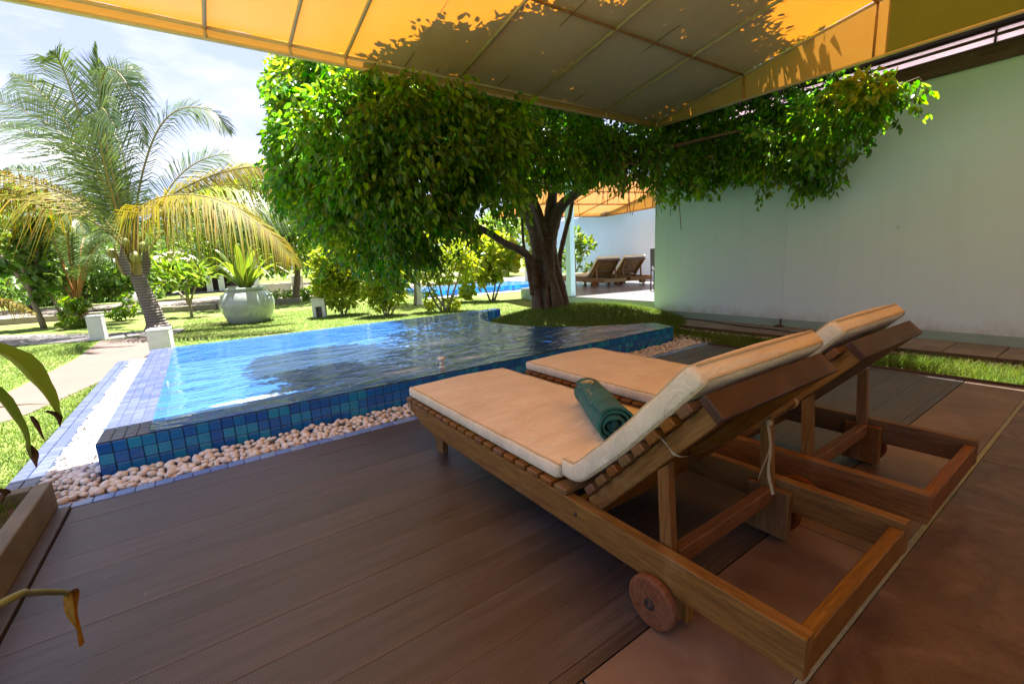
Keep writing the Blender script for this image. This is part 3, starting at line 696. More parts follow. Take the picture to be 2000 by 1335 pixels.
# ---- tile kerbs of the pebble margin
mm = MB(); mm.box(-.0365, .0365, -.030, .030, -.02, .004, 0.003); kt = npmesh('kerb_tile', mm.v, mm.f, M['kerbtile'], None, False); kt2 = npmesh('front_kerb_tile', mm.v, mm.f, M['frontkerb'], None, False)
kb = empty('tile_kerb', (1.9, 2.69, 0), 'row of blue glazed tiles between the deck and the pebbles', 'tile kerb')
for i in range(72): piece('tile', kt2, kb, (-0.76+0.0755*(i+.5), 2.684+random.uniform(-.0008, .0008), 0.0), (0, 0, random.uniform(-.015, .015)))
MB().box(-0.80, 4.70, 2.653, 2.716, -0.06, -0.006).build('mortar_bed', M['tile_grout'], kb)
kl = empty('tile_border', (-0.865, 4.9, 0), 'wide border of pale blue tiles between the lawn and the pebbles', 'tile border')
for i in range(58):
    for j in range(2):
        piece('tile', kt, kl, (-0.897+0.0645*j, 2.735+0.0755*(i+.5), 0.0), (0, 0, R(90)+random.uniform(-.015, .015)))
MB().box(-0.931, -0.797, 2.69, 7.12, -0.06, -0.006).build('mortar_bed', M['tile_grout'], kl)
kr = empty('corner_tile_kerb', (4.70, 3.0, 0), 'short row of blue tiles beyond the far end of the pool', 'tile kerb')
for i in range(8): piece('tile', kt2, kr, (4.705, 2.74+0.0755*(i+.5), 0.0), (0, 0, R(90)))
MB().box(4.675, 4.738, 2.69, 3.36, -0.06, -0.006).build('mortar_bed', M['tile_grout'], kr)

# ---- pebbles
pb = empty('pebble_bed', (1.5, 2.86, 0), kind='structure')
mm = MB()
mm.quad((-0.80, 2.69, -0.036), (4.72, 2.69, -0.036), (4.72, 3.02, -0.036), (-0.80, 3.02, -0.036))
mm.quad((-0.80, 3.02, -0.036), (-0.52, 3.02, -0.036), (-0.52, 6.47, -0.036), (-0.80, 6.47, -0.036))
mm.quad((-0.80, 6.47, -0.026), (-0.52, 6.47, -0.026), (-0.52, 7.1, -0.026), (-0.80, 7.1, -0.026))
mm.quad((4.24, 3.02, -0.036), (4.72, 3.02, -0.036), (4.72, 3.5, -0.036), (4.24, 3.5, -0.036))
mm.build('gravel_base', M['gravel_bed'], pb)
def ico(sub):
    import bmesh as _b
    bm = _b.new(); _b.ops.create_icosphere(bm, subdivisions=sub, radius=1.0)
    V = np.array([v.co[:] for v in bm.verts]); F = np.array([[v.index for v in f.verts] for f in bm.faces]); bm.free(); return V, F
IV2, IF2 = ico(2); IV1, IF1 = ico(1)
def lumpy(V, s):
    a, b, c = s*1.7, s*2.3, s*3.1
    return V*(1+0.13*np.sin(V[:, :1]*2.1+a)+0.11*np.sin(V[:, 1:2]*2.7+b)+0.07*np.sin(V[:, 2:]*3.3+c))
pmesh = [npmesh('pebble', lumpy(IV2, k)*np.array([1.0, .82, .62]), IF2, M['pebble']) for k in range(6)]
spots = []
def strew(x0, x1, y0, y1, sp, lay):
    nx, ny = int((x1-x0)/sp), int((y1-y0)/sp)
    for i in range(nx):
        for j in range(ny):
            for l in range(lay):
                spots.append((x0+(i+.5+random.uniform(-.42, .42))*sp, y0+(j+.5+random.uniform(-.42, .42))*sp, l))
strew(-0.78, 4.66, 2.735, 2.985, 0.036, 2)
strew(-0.79, -0.55, 2.985, 7.05, 0.034, 2)
strew(4.29, 4.66, 2.985, 3.36, 0.046, 2)
pz = []
for (x, y, l) in spots:
    heap = 0.028*max(0, (y-2.80)/0.2) if y < 3.0 and x > -0.5 else 0.01
    r_ = random.choice((.013, .016, .018, .020, .023, .026))*random.uniform(.8, 1.0)
    pz.append((x, y, -0.022+l*0.021+heap*random.uniform(.5, 1.0), r_))
pz.sort(key=lambda p: math.hypot(p[0]-0, p[1])-(0.5*p[2]*20 if p[2] > 0 else 0))
near = pz[:300]; far = pz[300:]
for (x, y, z, r_) in near:
    piece('pebble', random.choice(pmesh), pb, (x, y, z), (random.uniform(-.5, .5), random.uniform(-.5, .5), random.uniform(0, 6.3)), (r_*1.1,)*3)
n_ = len(far); A = np.array(far)
Vs, Fs = [], []
for k in range(n_):
    an = random.uniform(0, 6.3); c, s = math.cos(an), math.sin(an)
    V = lumpy(IV1, k % 17)*np.array([1.0, .82, .62])*A[k, 3]*1.1
    Vs.append(np.stack([V[:, 0]*c-V[:, 1]*s, V[:, 0]*s+V[:, 1]*c, V[:, 2]], 1)+A[k, :3]-wloc(pb)); Fs.append(IF1+len(IV1)*k)
tag(link_mesh('pebble', npmesh('pebbles_joined', np.concatenate(Vs), np.concatenate(Fs), M['pebble']), pb), kind='stuff')
# little stones of the margin by the wall
Vs, Fs = [], []
for k in range(1500):
    x, y = random.uniform(4.99, 5.21), random.uniform(-0.6, 4.4); r_ = random.uniform(.010, .02)
    Vs.append(lumpy(IV1, k % 17)*np.array([1, .8, .6])*r_+np.array([x, y, -0.018])); Fs.append(IF1+len(IV1)*k)
tag(link_mesh('margin_gravel', npmesh('margin_gravel', np.concatenate(Vs), np.concatenate(Fs), M['pebble'])), kind='stuff')

# ---- tree mound
def mound_z(x, y):
    d = np.hypot((x-CX)/1.50, (y-CY)/1.50); return 0.0+0.24*np.clip(1-d*d, 0, 1)
NRG, NSG = 14, 48; V = [(CX, CY, float(mound_z(CX, CY)))]; F = []
for i in range(1, NRG+1):
    for j in range(NSG):
        a = 2*math.pi*j/NSG; r_ = 1.515*i/NRG; x, y = CX+r_*math.cos(a), CY+r_*math.sin(a); V.append((x, y, float(mound_z(x, y))-(0.05 if i == NRG else 0)+random.uniform(-.008, .008)))
for j in range(NSG): F.append((0, 1+j, 1+(j+1) % NSG))
for i in range(NRG-1):
    for j in range(NSG):
        a = 1+i*NSG+j; b = 1+i*NSG+(j+1) % NSG; F.append((a, b, b+NSG, a+NSG))
V = [(min(x, 5.93), y, z) for x, y, z in V]
mound = tag(link_mesh('tree_mound', npmesh('tree_mound', V, F, M['turf'])), kind='structure')
def blades(name, xy, z, h, w, mat, lean=0.35, parent=None):
    n = len(xy); base = np.column_stack([xy, z]); a = RS.rand(n)*2*np.pi; d = np.stack([np.cos(a), np.sin(a), np.zeros(n)], 1)
    hh = (h*(0.55+0.8*RS.rand(n)))[:, None] if np.isscalar(h) else h[:, None]
    b = RS.rand(n)*2*np.pi; ln = np.stack([np.cos(b), np.sin(b), np.zeros(n)], 1)*hh*lean*(0.3+RS.rand(n, 1))
    up = np.array([0, 0, 1.0])
    V = np.stack([base-d*w, base+d*w, base+d*w*.7+up*hh*.6+ln*.4, base-d*w*.7+up*hh*.6+ln*.4, base+up*hh+ln+d*w*.1, base+up*hh+ln-d*w*.1], 1).reshape(-1, 3)
    b0 = (np.arange(n)*6)[:, None]; F = np.concatenate([b0+np.array([[0, 1, 2, 3]]), b0+np.array([[3, 2, 4, 5]])], 1).reshape(-1, 4)
    return tag(link_mesh(name, npmesh(name, V-wloc(parent), F, mat), parent), kind='stuff')
n_ = 24000; rr = 1.47*np.sqrt(RS.rand(n_)); aa = RS.rand(n_)*2*np.pi; xy = np.stack([CX+rr*np.cos(aa), CY+rr*np.sin(aa)], 1); xy = xy[xy[:, 0] < 5.9]
blades('mound_grass', xy, mound_z(xy[:, 0], xy[:, 1])-.005, 0.055, 0.0022, M['grass'], 0.9)
n_ = 22000; xy = np.stack([4.425+0.56*RS.rand(n_)**0.85, -1.2+4.6*RS.rand(n_)], 1)
blades('verge_grass', xy, np.full(n_, GZ), 0.075, 0.0024, M['grass'], 0.6)
n_ = 7000; xy = np.stack([4.75+0.24*RS.rand(n_), 3.3+0.9*RS.rand(n_)], 1); blades('verge_grass', xy, np.full(n_, GZ), 0.05, 0.0024, M['grass'], 0.8)
# lawn blades where single blades still read
def inpath(p):
    x, y = p[:, 0], p[:, 1]; xl = np.interp(y, [1.6, 2.6, 3.9, 5.0, 6.0, 7.2, 8.6, 9.9], [-4.6, -3.2, -1.9, -1.24, -.95, -.66, -.56, -.5]); xr = np.interp(y, [2.3, 3.7, 4.9, 6.2, 8, 10], [-5.2, -3.4, -2.2, -1.62, -1.45, -1.47])
    return (x < xl+.02) & (x > xr-.02) & (y < 10) | ((y > 10.0+0.0*x) & (x < -.35) & (y < 13.8) & (y > 11-0.3*(x+2.9).clip(0, 9)))
n_ = 90000; xy = np.stack([-0.94-5.6*RS.rand(n_)**1.4, 2.2+8.0*RS.rand(n_)**1.2], 1); xy = xy[~inpath(xy)]
xy2 = np.stack([-0.75+7.0*RS.rand(60000), 6.5+6.0*RS.rand(60000)**1.3], 1); xy2 = xy2[(~inpath(xy2)) & ((xy2[:, 0] > -0.5) | (xy2[:, 1] > 7.15)) & (np.hypot(xy2[:, 0]-CX, xy2[:, 1]-CY) > 1.5) & ~((xy2[:, 0] > 5.9) & (xy2[:, 1] < 9))]
xy = np.concatenate([xy, xy2])
blades('lawn_grass', xy, np.full(len(xy), GZ-.004), 0.030, 0.0032, M['grass'], 1.2)

# ================================================================== HOUSE
house = empty('villa', (6.1, 1, 0), 'pale green rendered villa wall with timber fascia at the right', 'house')
MB().box(5.96, 6.22, -3.4, 2.6185, 0.094, 2.60).build('wall', M['wall'], house, loc=(5.96, 1, 0))
MB().box(5.96, 6.22, 2.6215, 4.55, 0.094, 2.60).build('wall', M['wall'], house, loc=(5.96, 3, 0))
MB().box(5.963, 6.2, 2.60, 2.63, 0.0, 2.6).build('wall_seam', M['whitewall'], house)
MB().box(5.945, 6.22, -3.4, 4.562, -0.05, 0.092, 0.004).build('skirting', M['skirting'], house)
MB().box(5.905, 5.957, -3.4, 4.62, 2.480, 2.607, 0.004).build('fascia', M['fascia'], house, loc=(5.9, 1, 2.5))
for (a, b) in ((2.609, 2.632), (2.680, 2.704), (2.736, 2.752)):
    MB().box(5.900, 5.925, -3.4, 4.62, a, b, 0.003).build('louvre', M['fascia'], house)
for yy in (-0.9, 1.02, 2.9, 4.55): MB().box(5.927, 5.955, yy, yy+.014, 2.609, 2.75).build('louvre_post', M['metal_dark'], house)
MB().box(5.940, 5.950, -3.4, 4.62, 2.609, 2.752).build('rooflight_sheet', M['rooflight'], house)
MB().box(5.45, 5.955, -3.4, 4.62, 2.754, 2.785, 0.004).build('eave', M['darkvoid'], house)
MB().box(6.221, 10, 4.30, 4.54, 0.094, 2.60).build('end_wall', M['wall'], house)
# the part of the villa behind the terrace that carries the awning
MB().box(-1.2, 5.96, -3.45, -3.2, 0, 3.6).build('rear_wall', M['whitewall'], house)
MB().box(-1.4, 5.9, -5.5, -2.9, 3.62, 3.75).build('rear_roof', M['rooftile'], house)
# stain stub and cable
dr = empty('drain_stub', (5.93, 2.63, 0.05), 'rusty brown drain stub at the foot of the wall seam', 'drain pipe')
MB().tube([(5.935, 2.62, -0.02), (5.935, 2.62, 0.10)], 0.011, 8).build('pipe', M['edging'], dr, True)
MB().lathe([(0.0, .03), (0.03, .026), (0.055, .012), (0.065, 0.0)], (5.90, 2.62, 0.002), 14).build('pipe_foot', M['edging'], dr, True)
cb = spline([(5.985, 4.58, 0.16), (5.93, 4.5, 0.10), (5.88, 4.25, 0.012), (5.80, 3.6, 0.012), (5.64, 2.95, 0.014), (5.55, 2.4, 0.02), (5.30, 1.9, 0.03), (5.22, 1.5, 0.028), (5.12, 0.8, -.005)], 60)
tag(MB().tube(cb, 0.0075, 6).build('black_cable', M['rubber'], None, True), 'black cable trailing along the slabs at the foot of the wall', 'cable')

# ================================================================== AWNING
AX0, AX1, AY1, AY0, AZB = -0.640, 4.912, 3.737, -3.15, 2.495
def awz(y): return 2.581+0.17*(AY1-y)
awn_ = empty('orange_awning', (2, 0.2, 2.4), 'large orange canvas awning on a cream tube frame over the deck', 'awning')
RIBX = [-0.625, 0.277, 0.78, 1.165, 2.12, 2.99, 4.005, 4.896]
PURY = [2.67, 1.57, 0.47, -0.6, -1.7, -3.1]
nx, ny = 150, 110; V = []; F = []
for j in range(ny+1):
    for i in range(nx+1):
        x = AX0+(AX1-AX0)*i/nx; y_ = AY0+(AY1-AY0)*j/ny
        k = max(0, min(len(RIBX)-2, int(np.searchsorted(RIBX, x))-1)); u = (x-RIBX[k])/(RIBX[k+1]-RIBX[k]); u = min(max(u, 0), 1)
        V.append((x, y_, awz(y_)-0.016*math.sin(math.pi*u)*abs(math.sin(math.pi*(AY1-y_)/1.1))+0.004+.0025*math.sin(x*23+y_*5)*math.sin(y_*17-x*4)))
for j in range(ny):
    for i in range(nx): a = j*(nx+1)+i; F.append((a, a+1, a+nx+2, a+nx+1))
link_mesh('canvas', npmesh('canvas', np.array(V)-wloc(awn_), np.array(F), M['awning']), awn_)
MB().quad((AX0, AY1+.014, AZB), (AX1+.012, AY1+.014, AZB), (AX1+.012, AY1+.014, awz(AY1)+.006), (AX0, AY1+.014, awz(AY1)+.006)).build('front_valance', M['valance'], awn_)
MB().quad((AX1+.014, AY1+.012, AZB), (AX1+.014, 1.484, AZB), (AX1+.014, 1.484, awz(1.484)+.006), (AX1+.014, AY1+.012, awz(AY1)+.006)).build('side_panel', M['valance'], awn_)
MB().quad((AX1+.0155, 1.50, AZB), (AX1+.0155, AY0, AZB), (AX1+.0155, AY0, awz(AY0)+.006), (AX1+.0155, 1.50, awz(1.50)+.006)).build('side_panel', M['shade_olive'], awn_)['label'] = 'rear part of the side panel, roof shade painted in as olive'  # single layer; the olive tone stands in for shade from the house roof
MB().quad((AX0-.004, AY1+.012, AZB), (AX0-.004, AY0, AZB), (AX0-.004, AY0, awz(AY0)+.006), (AX0-.004, AY1+.012, awz(AY1)+.006)).build('side_panel', M['valance'], awn_)
rr_ = 0.0135
for x in RIBX:
    MB().tube([(x, AY1-.012, awz(AY1)-.020), (x, AY0, awz(AY0)-.020)], rr_, 8).build('rib', M['frame'], awn_, True)
    MB().tube([(x, AY1-.012, awz(AY1)-.014), (x, AY1-.012, AZB+.007)], 0.011, 8).build('upright', M['frame'], awn_, True)
for y_ in PURY:
    MB().tube([(AX0, y_, awz(y_)-.024), (AX1, y_, awz(y_)-.024)], 0.0115, 8).build('purlin', M['frame_rust'], awn_, True)
    for x in (AX0+.012, AX1-.006): MB().tube([(x, y_, awz(y_)-.016), (x, y_, AZB+.01)], 0.010, 8).build('upright', M['frame_rust'], awn_, True)
MB().tube([(AX0, AY1-.006, awz(AY1)-.012), (AX1, AY1-.006, awz(AY1)-.012)], 0.013, 8).build('front_rail', M['frame'], awn_, True)
MB().tube([(AX0-.02, AY1-.004, AZB+.007), (AX1, AY1-.004, AZB+.007)], 0.015, 8).build('front_rail', M['frame'], awn_, True)
for x in (AX0+.004, AX1-.004): MB().tube([(x, AY1, AZB+.009), (x, AY0, AZB+.009)], 0.014, 8).build('side_rail', M['frame'], awn_, True)
for x in (1.64, 2.55, 3.5): MB().tube([(x, AY1-.02, awz(AY1)-.001), (x, AY0, awz(AY0)-.001)], 0.003, 4).build('canvas_seam', M['shade_olive'], awn_, True)
# ================================================================== SUN LOUNGERS
def teakbox(name, mat, parent, x0, x1, y0, y1, z0, z1, bev=0.003):
    return MB().box(x0, x1, y0, y1, z0, z1, bev).build(name, M[mat], parent, loc=((x0+x1)/2, (y0+y1)/2, (z0+z1)/2))
LX0, LX1 = 0.900, 1.566
lg = empty('sun_lounger', ((LX0+LX1)/2, 1.3, 0), 'wooden sun lounger nearest the camera with a green towel on its cushion', 'sun lounger', 'wooden sun loungers')
rail = [(0.310, 0.117), (1.90, 0.114), (2.08, 0.112), (2.20, 0.128), (2.30, 0.156), (2.375, 0.186), (2.41, 0.216), (2.405, 0.2165), (0.310, 0.217)]
for (a, b) in ((LX0, LX0+.036), (LX1-.036, LX1)):
    r_ = MB().prism(rail, 0, a, b).build('side_rail', M['teak_y'], lg, loc=((a+b)/2, 1.3, .17))
    bv = r_.modifiers.new('bevel', 'BEVEL'); bv.width = 0.003; bv.segments = 2; bv.limit_method = 'ANGLE'
bxm = {}
nsl = 18
me_s = None
for k in range(nsl):
    y_ = 1.062+k*0.0775
    if me_s is None:
        o = teakbox('slat', 'teak_x', lg, LX0-.001, LX1+.001, y_-.031, y_+.031, 0.2175, 0.2395, 0.004); me_s = o.data
    else: piece('slat', me_s, lg, ((LX0+LX1)/2, y_, 0.2285), (0, 0, random.uniform(-.002, .002)))
for (a, b) in ((LX0+.037, LX0+.068), (LX1-.068, LX1-.037)):      # foot legs with a flared bracket
    MB().prism([(2.05, 0.0), (2.115, 0.0), (2.135, 0.06), (2.20, 0.14), (2.26, 0.205), (1.95, 0.205), (2.02, 0.13), (2.045, 0.06)], 0, a, b).build('leg', M['teak_z'], lg, loc=(a, 2.05, .1))
for sx in (0, 1):
    a = LX0+.002 if sx == 0 else LX1-.038
    o = MB().prism([(0.615, 0.03), (0.725, 0.03), (0.725, 0.116), (0.615, 0.116)], 0, a, a+.036).build('leg', M['teak_z'], lg, loc=(a, .67, .08))
    MB().box(a+(.037 if sx == 0 else -.031), a+(.067 if sx == 0 else -.001), 0.60, 0.74, 0.02, 0.19, 0.003).build('leg_block', M['teak_z'], lg, loc=(a, .67, .1))
    wx = LX0-.032 if sx == 0 else LX1+.004
    wmx = Matrix.Translation((wx, 0.668, 0.0735)) @ Matrix.Rotation(R(90), 4, 'Y')
    w_ = MB().lathe([(0.0, 0.0), (0.012, 0.0), (0.066, 0.0), (0.0725, 0.004), (0.0735, 0.008), (0.0735, 0.022), (0.071, 0.027), (0.0, 0.028)], (0, 0, 0), 40)
    w_.v = [tuple(wmx @ Vector(p)) for p in w_.v]; wo = w_.build('wheel', M['wheelwood'], lg, False, loc=(wx, .668, .0735))
    for p in wo.data.polygons: p.use_smooth = abs(p.normal.x) < 0.6
    hx = wx-.004 if sx == 0 else wx+.028
    h_ = MB().lathe([(0.0, 0.004), (0.006, 0.004), (0.010, 0.0), (0.015, 0.0005), (0.016, 0.004), (0.0, 0.0045)][::-1], (0, 0, 0), 16); hm_ = Matrix.Translation((hx, 0.668, 0.0735)) @ Matrix.Rotation(R(90), 4, 'Y')
    h_.v = [tuple(hm_ @ Vector(p)) for p in h_.v]; h_.build('axle_bolt', M['metal_dark'], wo, True)
teakbox('end_rail', 'teak_x', lg, LX0+.037, LX1-.037, 0.312, 0.345, 0.117, 0.196)
teakbox('cross_rail', 'teak_x', lg, LX0+.037, LX1-.037, 0.985, 1.015, 0.125, 0.21)
teakbox('cross_rail', 'teak_x', lg, LX0+.037, LX1-.037, 2.30, 2.33, 0.16, 0.212)
bx0 = MB().lathe([(0, .0035), (.006, .003), (.007, 0)], (0, 0, 0), 10); bm_ = Matrix.Translation((LX0, 0.985, 0.175)) @ Matrix.Rotation(R(-90), 4, 'Y')
bx0.v = [tuple(bm_ @ Vector(p)) for p in bx0.v]; bx0.build('pivot_bolt', M['metal_dark'], lg, True)
# backrest frame, tilted about 46 degrees
P0 = np.array([0.906, 0.212]); Dv = np.array([-.690, .724]); Nv = np.array([.724, .690])
def bk(s, n): p = P0+Dv*s+Nv*n; return (p[0], p[1])
brails = []
for (a, b) in ((LX0+.040, LX0+.072), (LX1-.072, LX1-.040)):
    o = MB().prism([bk(-.03, .0), bk(.545, .0), bk(.545, .052), bk(-.03, .052), bk(-.05, .026)], 0, a, b).build('back_rail', M['teak_slope'], lg, loc=(a, .7, .4))
    bv = o.modifiers.new('bevel', 'BEVEL'); bv.width = 0.003; bv.segments = 2; bv.limit_method = 'ANGLE'
bs0 = None
for k in range(8):
    s_ = 0.004+k*0.0675
    o = MB().prism([bk(s_, .0525), bk(s_+.044, .0525), bk(s_+.044, .079), bk(s_, .079)], 0, LX0+.014, LX1-.014).build('back_slat', M['teak_x'], lg, loc=((LX0+LX1)/2, bk(s_+.027, .085)[0], bk(s_+.027, .085)[1]))
    bv = o.modifiers.new('bevel', 'BEVEL'); bv.width = 0.003; bv.segments = 1
o = MB().prism([bk(.546, -.003), bk(.572, -.003), bk(.572, .066), bk(.546, .066)], 0, LX0+.020, LX1-.020).build('top_board', M['teak_dark'], lg, loc=((LX0+LX1)/2, bk(.55, .05)[0], bk(.55, .05)[1]))
bv = o.modifiers.new('bevel', 'BEVEL'); bv.width = 0.004; bv.segments = 2
for (a, b) in ((LX0+.045, LX0+.070), (LX1-.070, LX1-.045)):
    MB().prism([(0.652, 0.15), (0.690, 0.15), (0.705, 0.42), (0.672, 0.45)], 0, a, b).build('prop_post', M['teak_z'], lg, loc=(a, .67, .3))
teakbox('prop_bar', 'teak_x', lg, LX0+.071, LX1-.071, 0.648, 0.682, 0.145, 0.197)

def sweep(path, x0, x1, t, nu=70, nv=36, seed=0, wob=0.0022):
    pts = spline(path, nu); cx, hw = (x0+x1)/2, (x1-x0)/2; V = []; F = []
    L_ = [0.0]
    for k in range(1, nu): L_.append(L_[-1]+float(np.linalg.norm(np.array(pts[k])-np.array(pts[k-1]))))
    T_ = L_[-1]; edge_ = {}
    for k in range(nu):
        d = np.array(pts[min(k+1, nu-1)])-np.array(pts[max(k-1, 0)]); d = d/np.linalg.norm(d); nrm = np.array([-d[1], d[0]])
        if nrm[1] < 0: nrm = -nrm
        e = min(L_[k], T_-L_[k]); sc = 1.0 if e > .022 else 0.74+0.26*math.sqrt(max(0, 1-(1-e/.022)**2))
        for j in range(nv):
            a = 2*math.pi*j/nv; c, s_ = math.cos(a), math.sin(a)
            ex = math.copysign(abs(c)**0.16, c); en = math.copysign(abs(s_)**0.24, s_)
            hwk = hw-(0.010*(1-(sc-.74)/.26) if sc < 1 else 0)
            x = cx+hwk*ex; h_ = t/2*sc*en
            w_ = wob*(math.sin(x*13+k*.31+seed)*math.sin(k*.17+seed*2)+.6*math.sin(k*.9+x*31+seed*1.7)*(.35 if abs(ex) > .93 else .2))
            n_ = h_+(w_ if s_ > -.3 else 0)+(0.006*(1-ex*ex) if s_ > 0 else 0)
            V.append((x, pts[k][0]+nrm[0]*n_, pts[k][1]+nrm[1]*n_))
    for k in range(nu-1):
        for j in range(nv):
            a = k*nv+j; b = k*nv+(j+1) % nv; F.append((a, b, b+nv, a+nv))
    F.append(tuple(range(nv))[::-1]); F.append(tuple((nu-1)*nv+j for j in range(nv)))
    b = MB(); b.v = V; b.f = F
    # piping along the long upper and lower edges and round the ends
    pp = []
    for s_up in (1, -1):
        loop = []
        for sd in (0, 1):
            rng = range(nu) if sd == 0 else range(nu-1, -1, -1)
            for k in rng:
                j = int(round(nv*((0.5-.105 if sd == 0 else .105) if s_up > 0 else (0.5+.105 if sd == 0 else 1-.105)))) % nv
                loop.append(V[k*nv+j])
        loop.append(loop[0]); pp.append(loop)
    return b, pp
cu = empty('lounger_cushion', ((LX0+LX1)/2, 1.3, 0.24), 'peach canvas cushion on the nearest lounger, under the green towel', 'cushion', 'canvas lounger cushions')
b_, pp = sweep([(1.092, .272), (1.5, .270), (2.0, .270), (2.415, .270)], LX0+.016, LX1+.014, .056, 70, 40, 1)
seat_ = b_.build('seat_pad', M['cushion'], cu, True)
for lp in pp: MB().tube(lp, 0.0045, 6, False).build('piping', M['piping'], seat_, True)
q = lambda s, n: bk(s, n)
b_, pp = sweep([(1.072, .302), (1.00, .308), q(.10, .122), q(.25, .113), q(.42, .112), q(.592, .112)], LX0+.014, LX1+.012, .064, 80, 40, 4, .0012)
back_ = b_.build('back_pad', M['cushion'], cu, True)
for lp in pp: MB().tube(lp, 0.0045, 6, False).build('piping', M['piping'], back_, True)
def ribbon(path, w, name, parent, n=24, axis=(1, 0, 0)):
    pts = spline(path, n); V = []; F = []; ax = np.array(axis, float)
    for k, p in enumerate(pts):
        d = pts[min(k+1, n-1)]-pts[max(k-1, 0)]; s_ = np.cross(d, ax); s_ = ax if np.linalg.norm(s_) < 1e-6 else unit(np.cross(unit(d), np.array([.3, .5, .8])))
        V += [p-s_*w/2, p+s_*w/2]
    F = [(2*k, 2*k+1, 2*k+3, 2*k+2) for k in range(n-1)]
    return link_mesh(name, npmesh(name, np.array(V)-wloc(parent), F, M['tie']), parent)
xk = LX0+.010
y1_, z1_ = q(.40, .085); y2_, z2_ = q(.40, -.012)
ribbon([(xk-.004, y1_, z1_-.005), (xk-.002, (y1_+y2_)/2, (z1_+z2_)/2), (xk+.02, y2_, z2_), (1.10, y2_-.005, z2_-.012), (1.25, y2_-.012, z2_-.016), (1.36, y2_-.004, z2_-.02)], .011, 'tie', cu, 36)
ribbon([(1.56, y1_, z1_-.01), (1.56, y2_, z2_), (1.46, y2_-.006, z2_-.012), (1.36, y2_-.004, z2_-.02)], .011, 'tie', cu)
ribbon([(1.36, y2_-.004, z2_-.02), (1.345, y2_-.02, z2_-.09), (1.315, y2_-.01, z2_-.17), (1.29, y2_-.015, z2_-.215)], .009, 'tie', cu)
ribbon([(1.36, y2_-.004, z2_-.02), (1.362, y2_-.015, z2_-.10), (1.368, y2_-.01, z2_-.18), (1.385, y2_-.02, z2_-.26)], .009, 'tie', cu)
MB().lathe([(0, -.010), (.010, -.006), (.012, 0), (.009, .008), (0, .011)], (1.36, y2_-.006, z2_-.02), 8).build('tie', M['tie'], cu, True)
for dx in (0, .012):
    ribbon([(LX0-.004+dx*.3, 2.33-dx, .245), (LX0-.012, 2.335+dx, .225), (LX0-.010, 2.33+dx*2, .19), (LX0-.006, 2.34-dx*2, .15), (LX0-.012, 2.325, .165+dx)], .008, 'tie', cu, 16)
# rolled towel
tw0, tw1 = np.array([1.208, 1.090, .366]), np.array([1.445, 1.475, .362])
tw = empty('rolled_towel', (tw0+tw1)/2, 'dark green towel rolled up on the cushion with a gold emblem', 'towel', 'rolled green towels')
ax_ = unit(tw1-tw0); sx_ = unit(np.cross(ax_, [0, 0, 1])); ux_ = np.cross(sx_, ax_)
NT_, NU_ = 120, 22; V = []; F = []
# one long sheet wound in a spiral: thickness from the gaps between its turns
turns = 2.9
for k in range(NU_):
    u = k/(NU_-1); c_ = tw0+(tw1-tw0)*u
    for j in range(NT_):
        th = j/(NT_-1)*turns*2*math.pi; r_ = 0.016+0.052*(j/(NT_-1))**0.9
        r_ *= 1+0.045*math.sin(th*2+u*3.1+.6)+0.03*math.sin(u*9+th*1.3)+0.012*math.sin(u*47+th*5)+random.uniform(-.018, .018); a = th+2.4-turns*2*math.pi
        hh = math.sin(a)*r_*0.93; hh = max(hh, -.060)
        end = 0.006*math.sin(j*.35)+0.010*math.sin(j*.11+1)
        sh = (end*(1 if k == 0 else (-1 if k == NU_-1 else 0)))
        V.append(c_+sx_*math.cos(a)*r_*1.06+ux_*hh+ax_*sh)
for k in range(NU_-1):
    for j in range(NT_-1): a = k*NT_+j; F.append((a, a+1, a+1+NT_, a+NT_))
to = link_mesh('roll', npmesh('roll', np.array(V)-wloc(tw), np.array(F), M['towel']), tw)
sd_ = to.modifiers.new('thick', 'SOLIDIFY'); sd_.thickness = 0.010; sd_.offset = -1
core = []
for k in range(2): core.append((tw0 if k == 0 else tw1)+ax_*(.012 if k == 0 else -.012))
MB().tube(core, .017, 14).build('roll_core', M['towel'], tw, True)
def on_towel(u, a, h=0.0735):
    c_ = tw0+(tw1-tw0)*u; return c_+sx_*math.cos(a)*h*1.055+ux_*math.sin(a)*h
em = MB()
em.tube([on_towel(.80+.085*math.cos(t), 2.15+.60*math.sin(t)) for t in np.linspace(-2.5, .55, 16)], [.001+.0036*math.sin(math.pi*k/15) for k in range(16)], 6)
em.tube([on_towel(.80+.05*math.cos(t), 2.15+.42*math.sin(t)) for t in np.linspace(-2.0, .1, 12)], [.001+.0024*math.sin(math.pi*k/11) for k in range(12)], 6)
for k in range(5): em.tube([on_towel(.79+.02*math.sin(k*2.1), 1.88+.12*k), on_towel(.815+.02*math.cos(k*1.7), 1.95+.12*k)], .0022, 5)
em.build('emblem', M['thread'], tw, True)
sc_ = MB()
for k in range(6):      # a line of script
    u0 = .62-.055*k; sc_.tube([on_towel(u0+.03*math.cos(t)*(1 if k % 2 else .6), 2.2+.02*k+.16*math.sin(t+k)) for t in np.linspace(0, 4.6, 9)], .0019, 4)
sc_.build('script', M['thread'], tw, True)
# copies
def no_tie(t):
    c = copy_tree(t)
    for ch_ in list(c.children):
        if ch_.name.startswith('tie'): bpy.data.objects.remove(ch_)
    return c
lg2 = copy_tree(lg); lg2.location.x += 0.862; lg2['label'] = 'second wooden sun lounger beyond the nearest one, without a towel'
cu2 = no_tie(cu); cu2.location.x += 0.866; cu2.location.y += .02; cu2['label'] = 'pinkish canvas cushion on the second lounger, nothing lying on it'

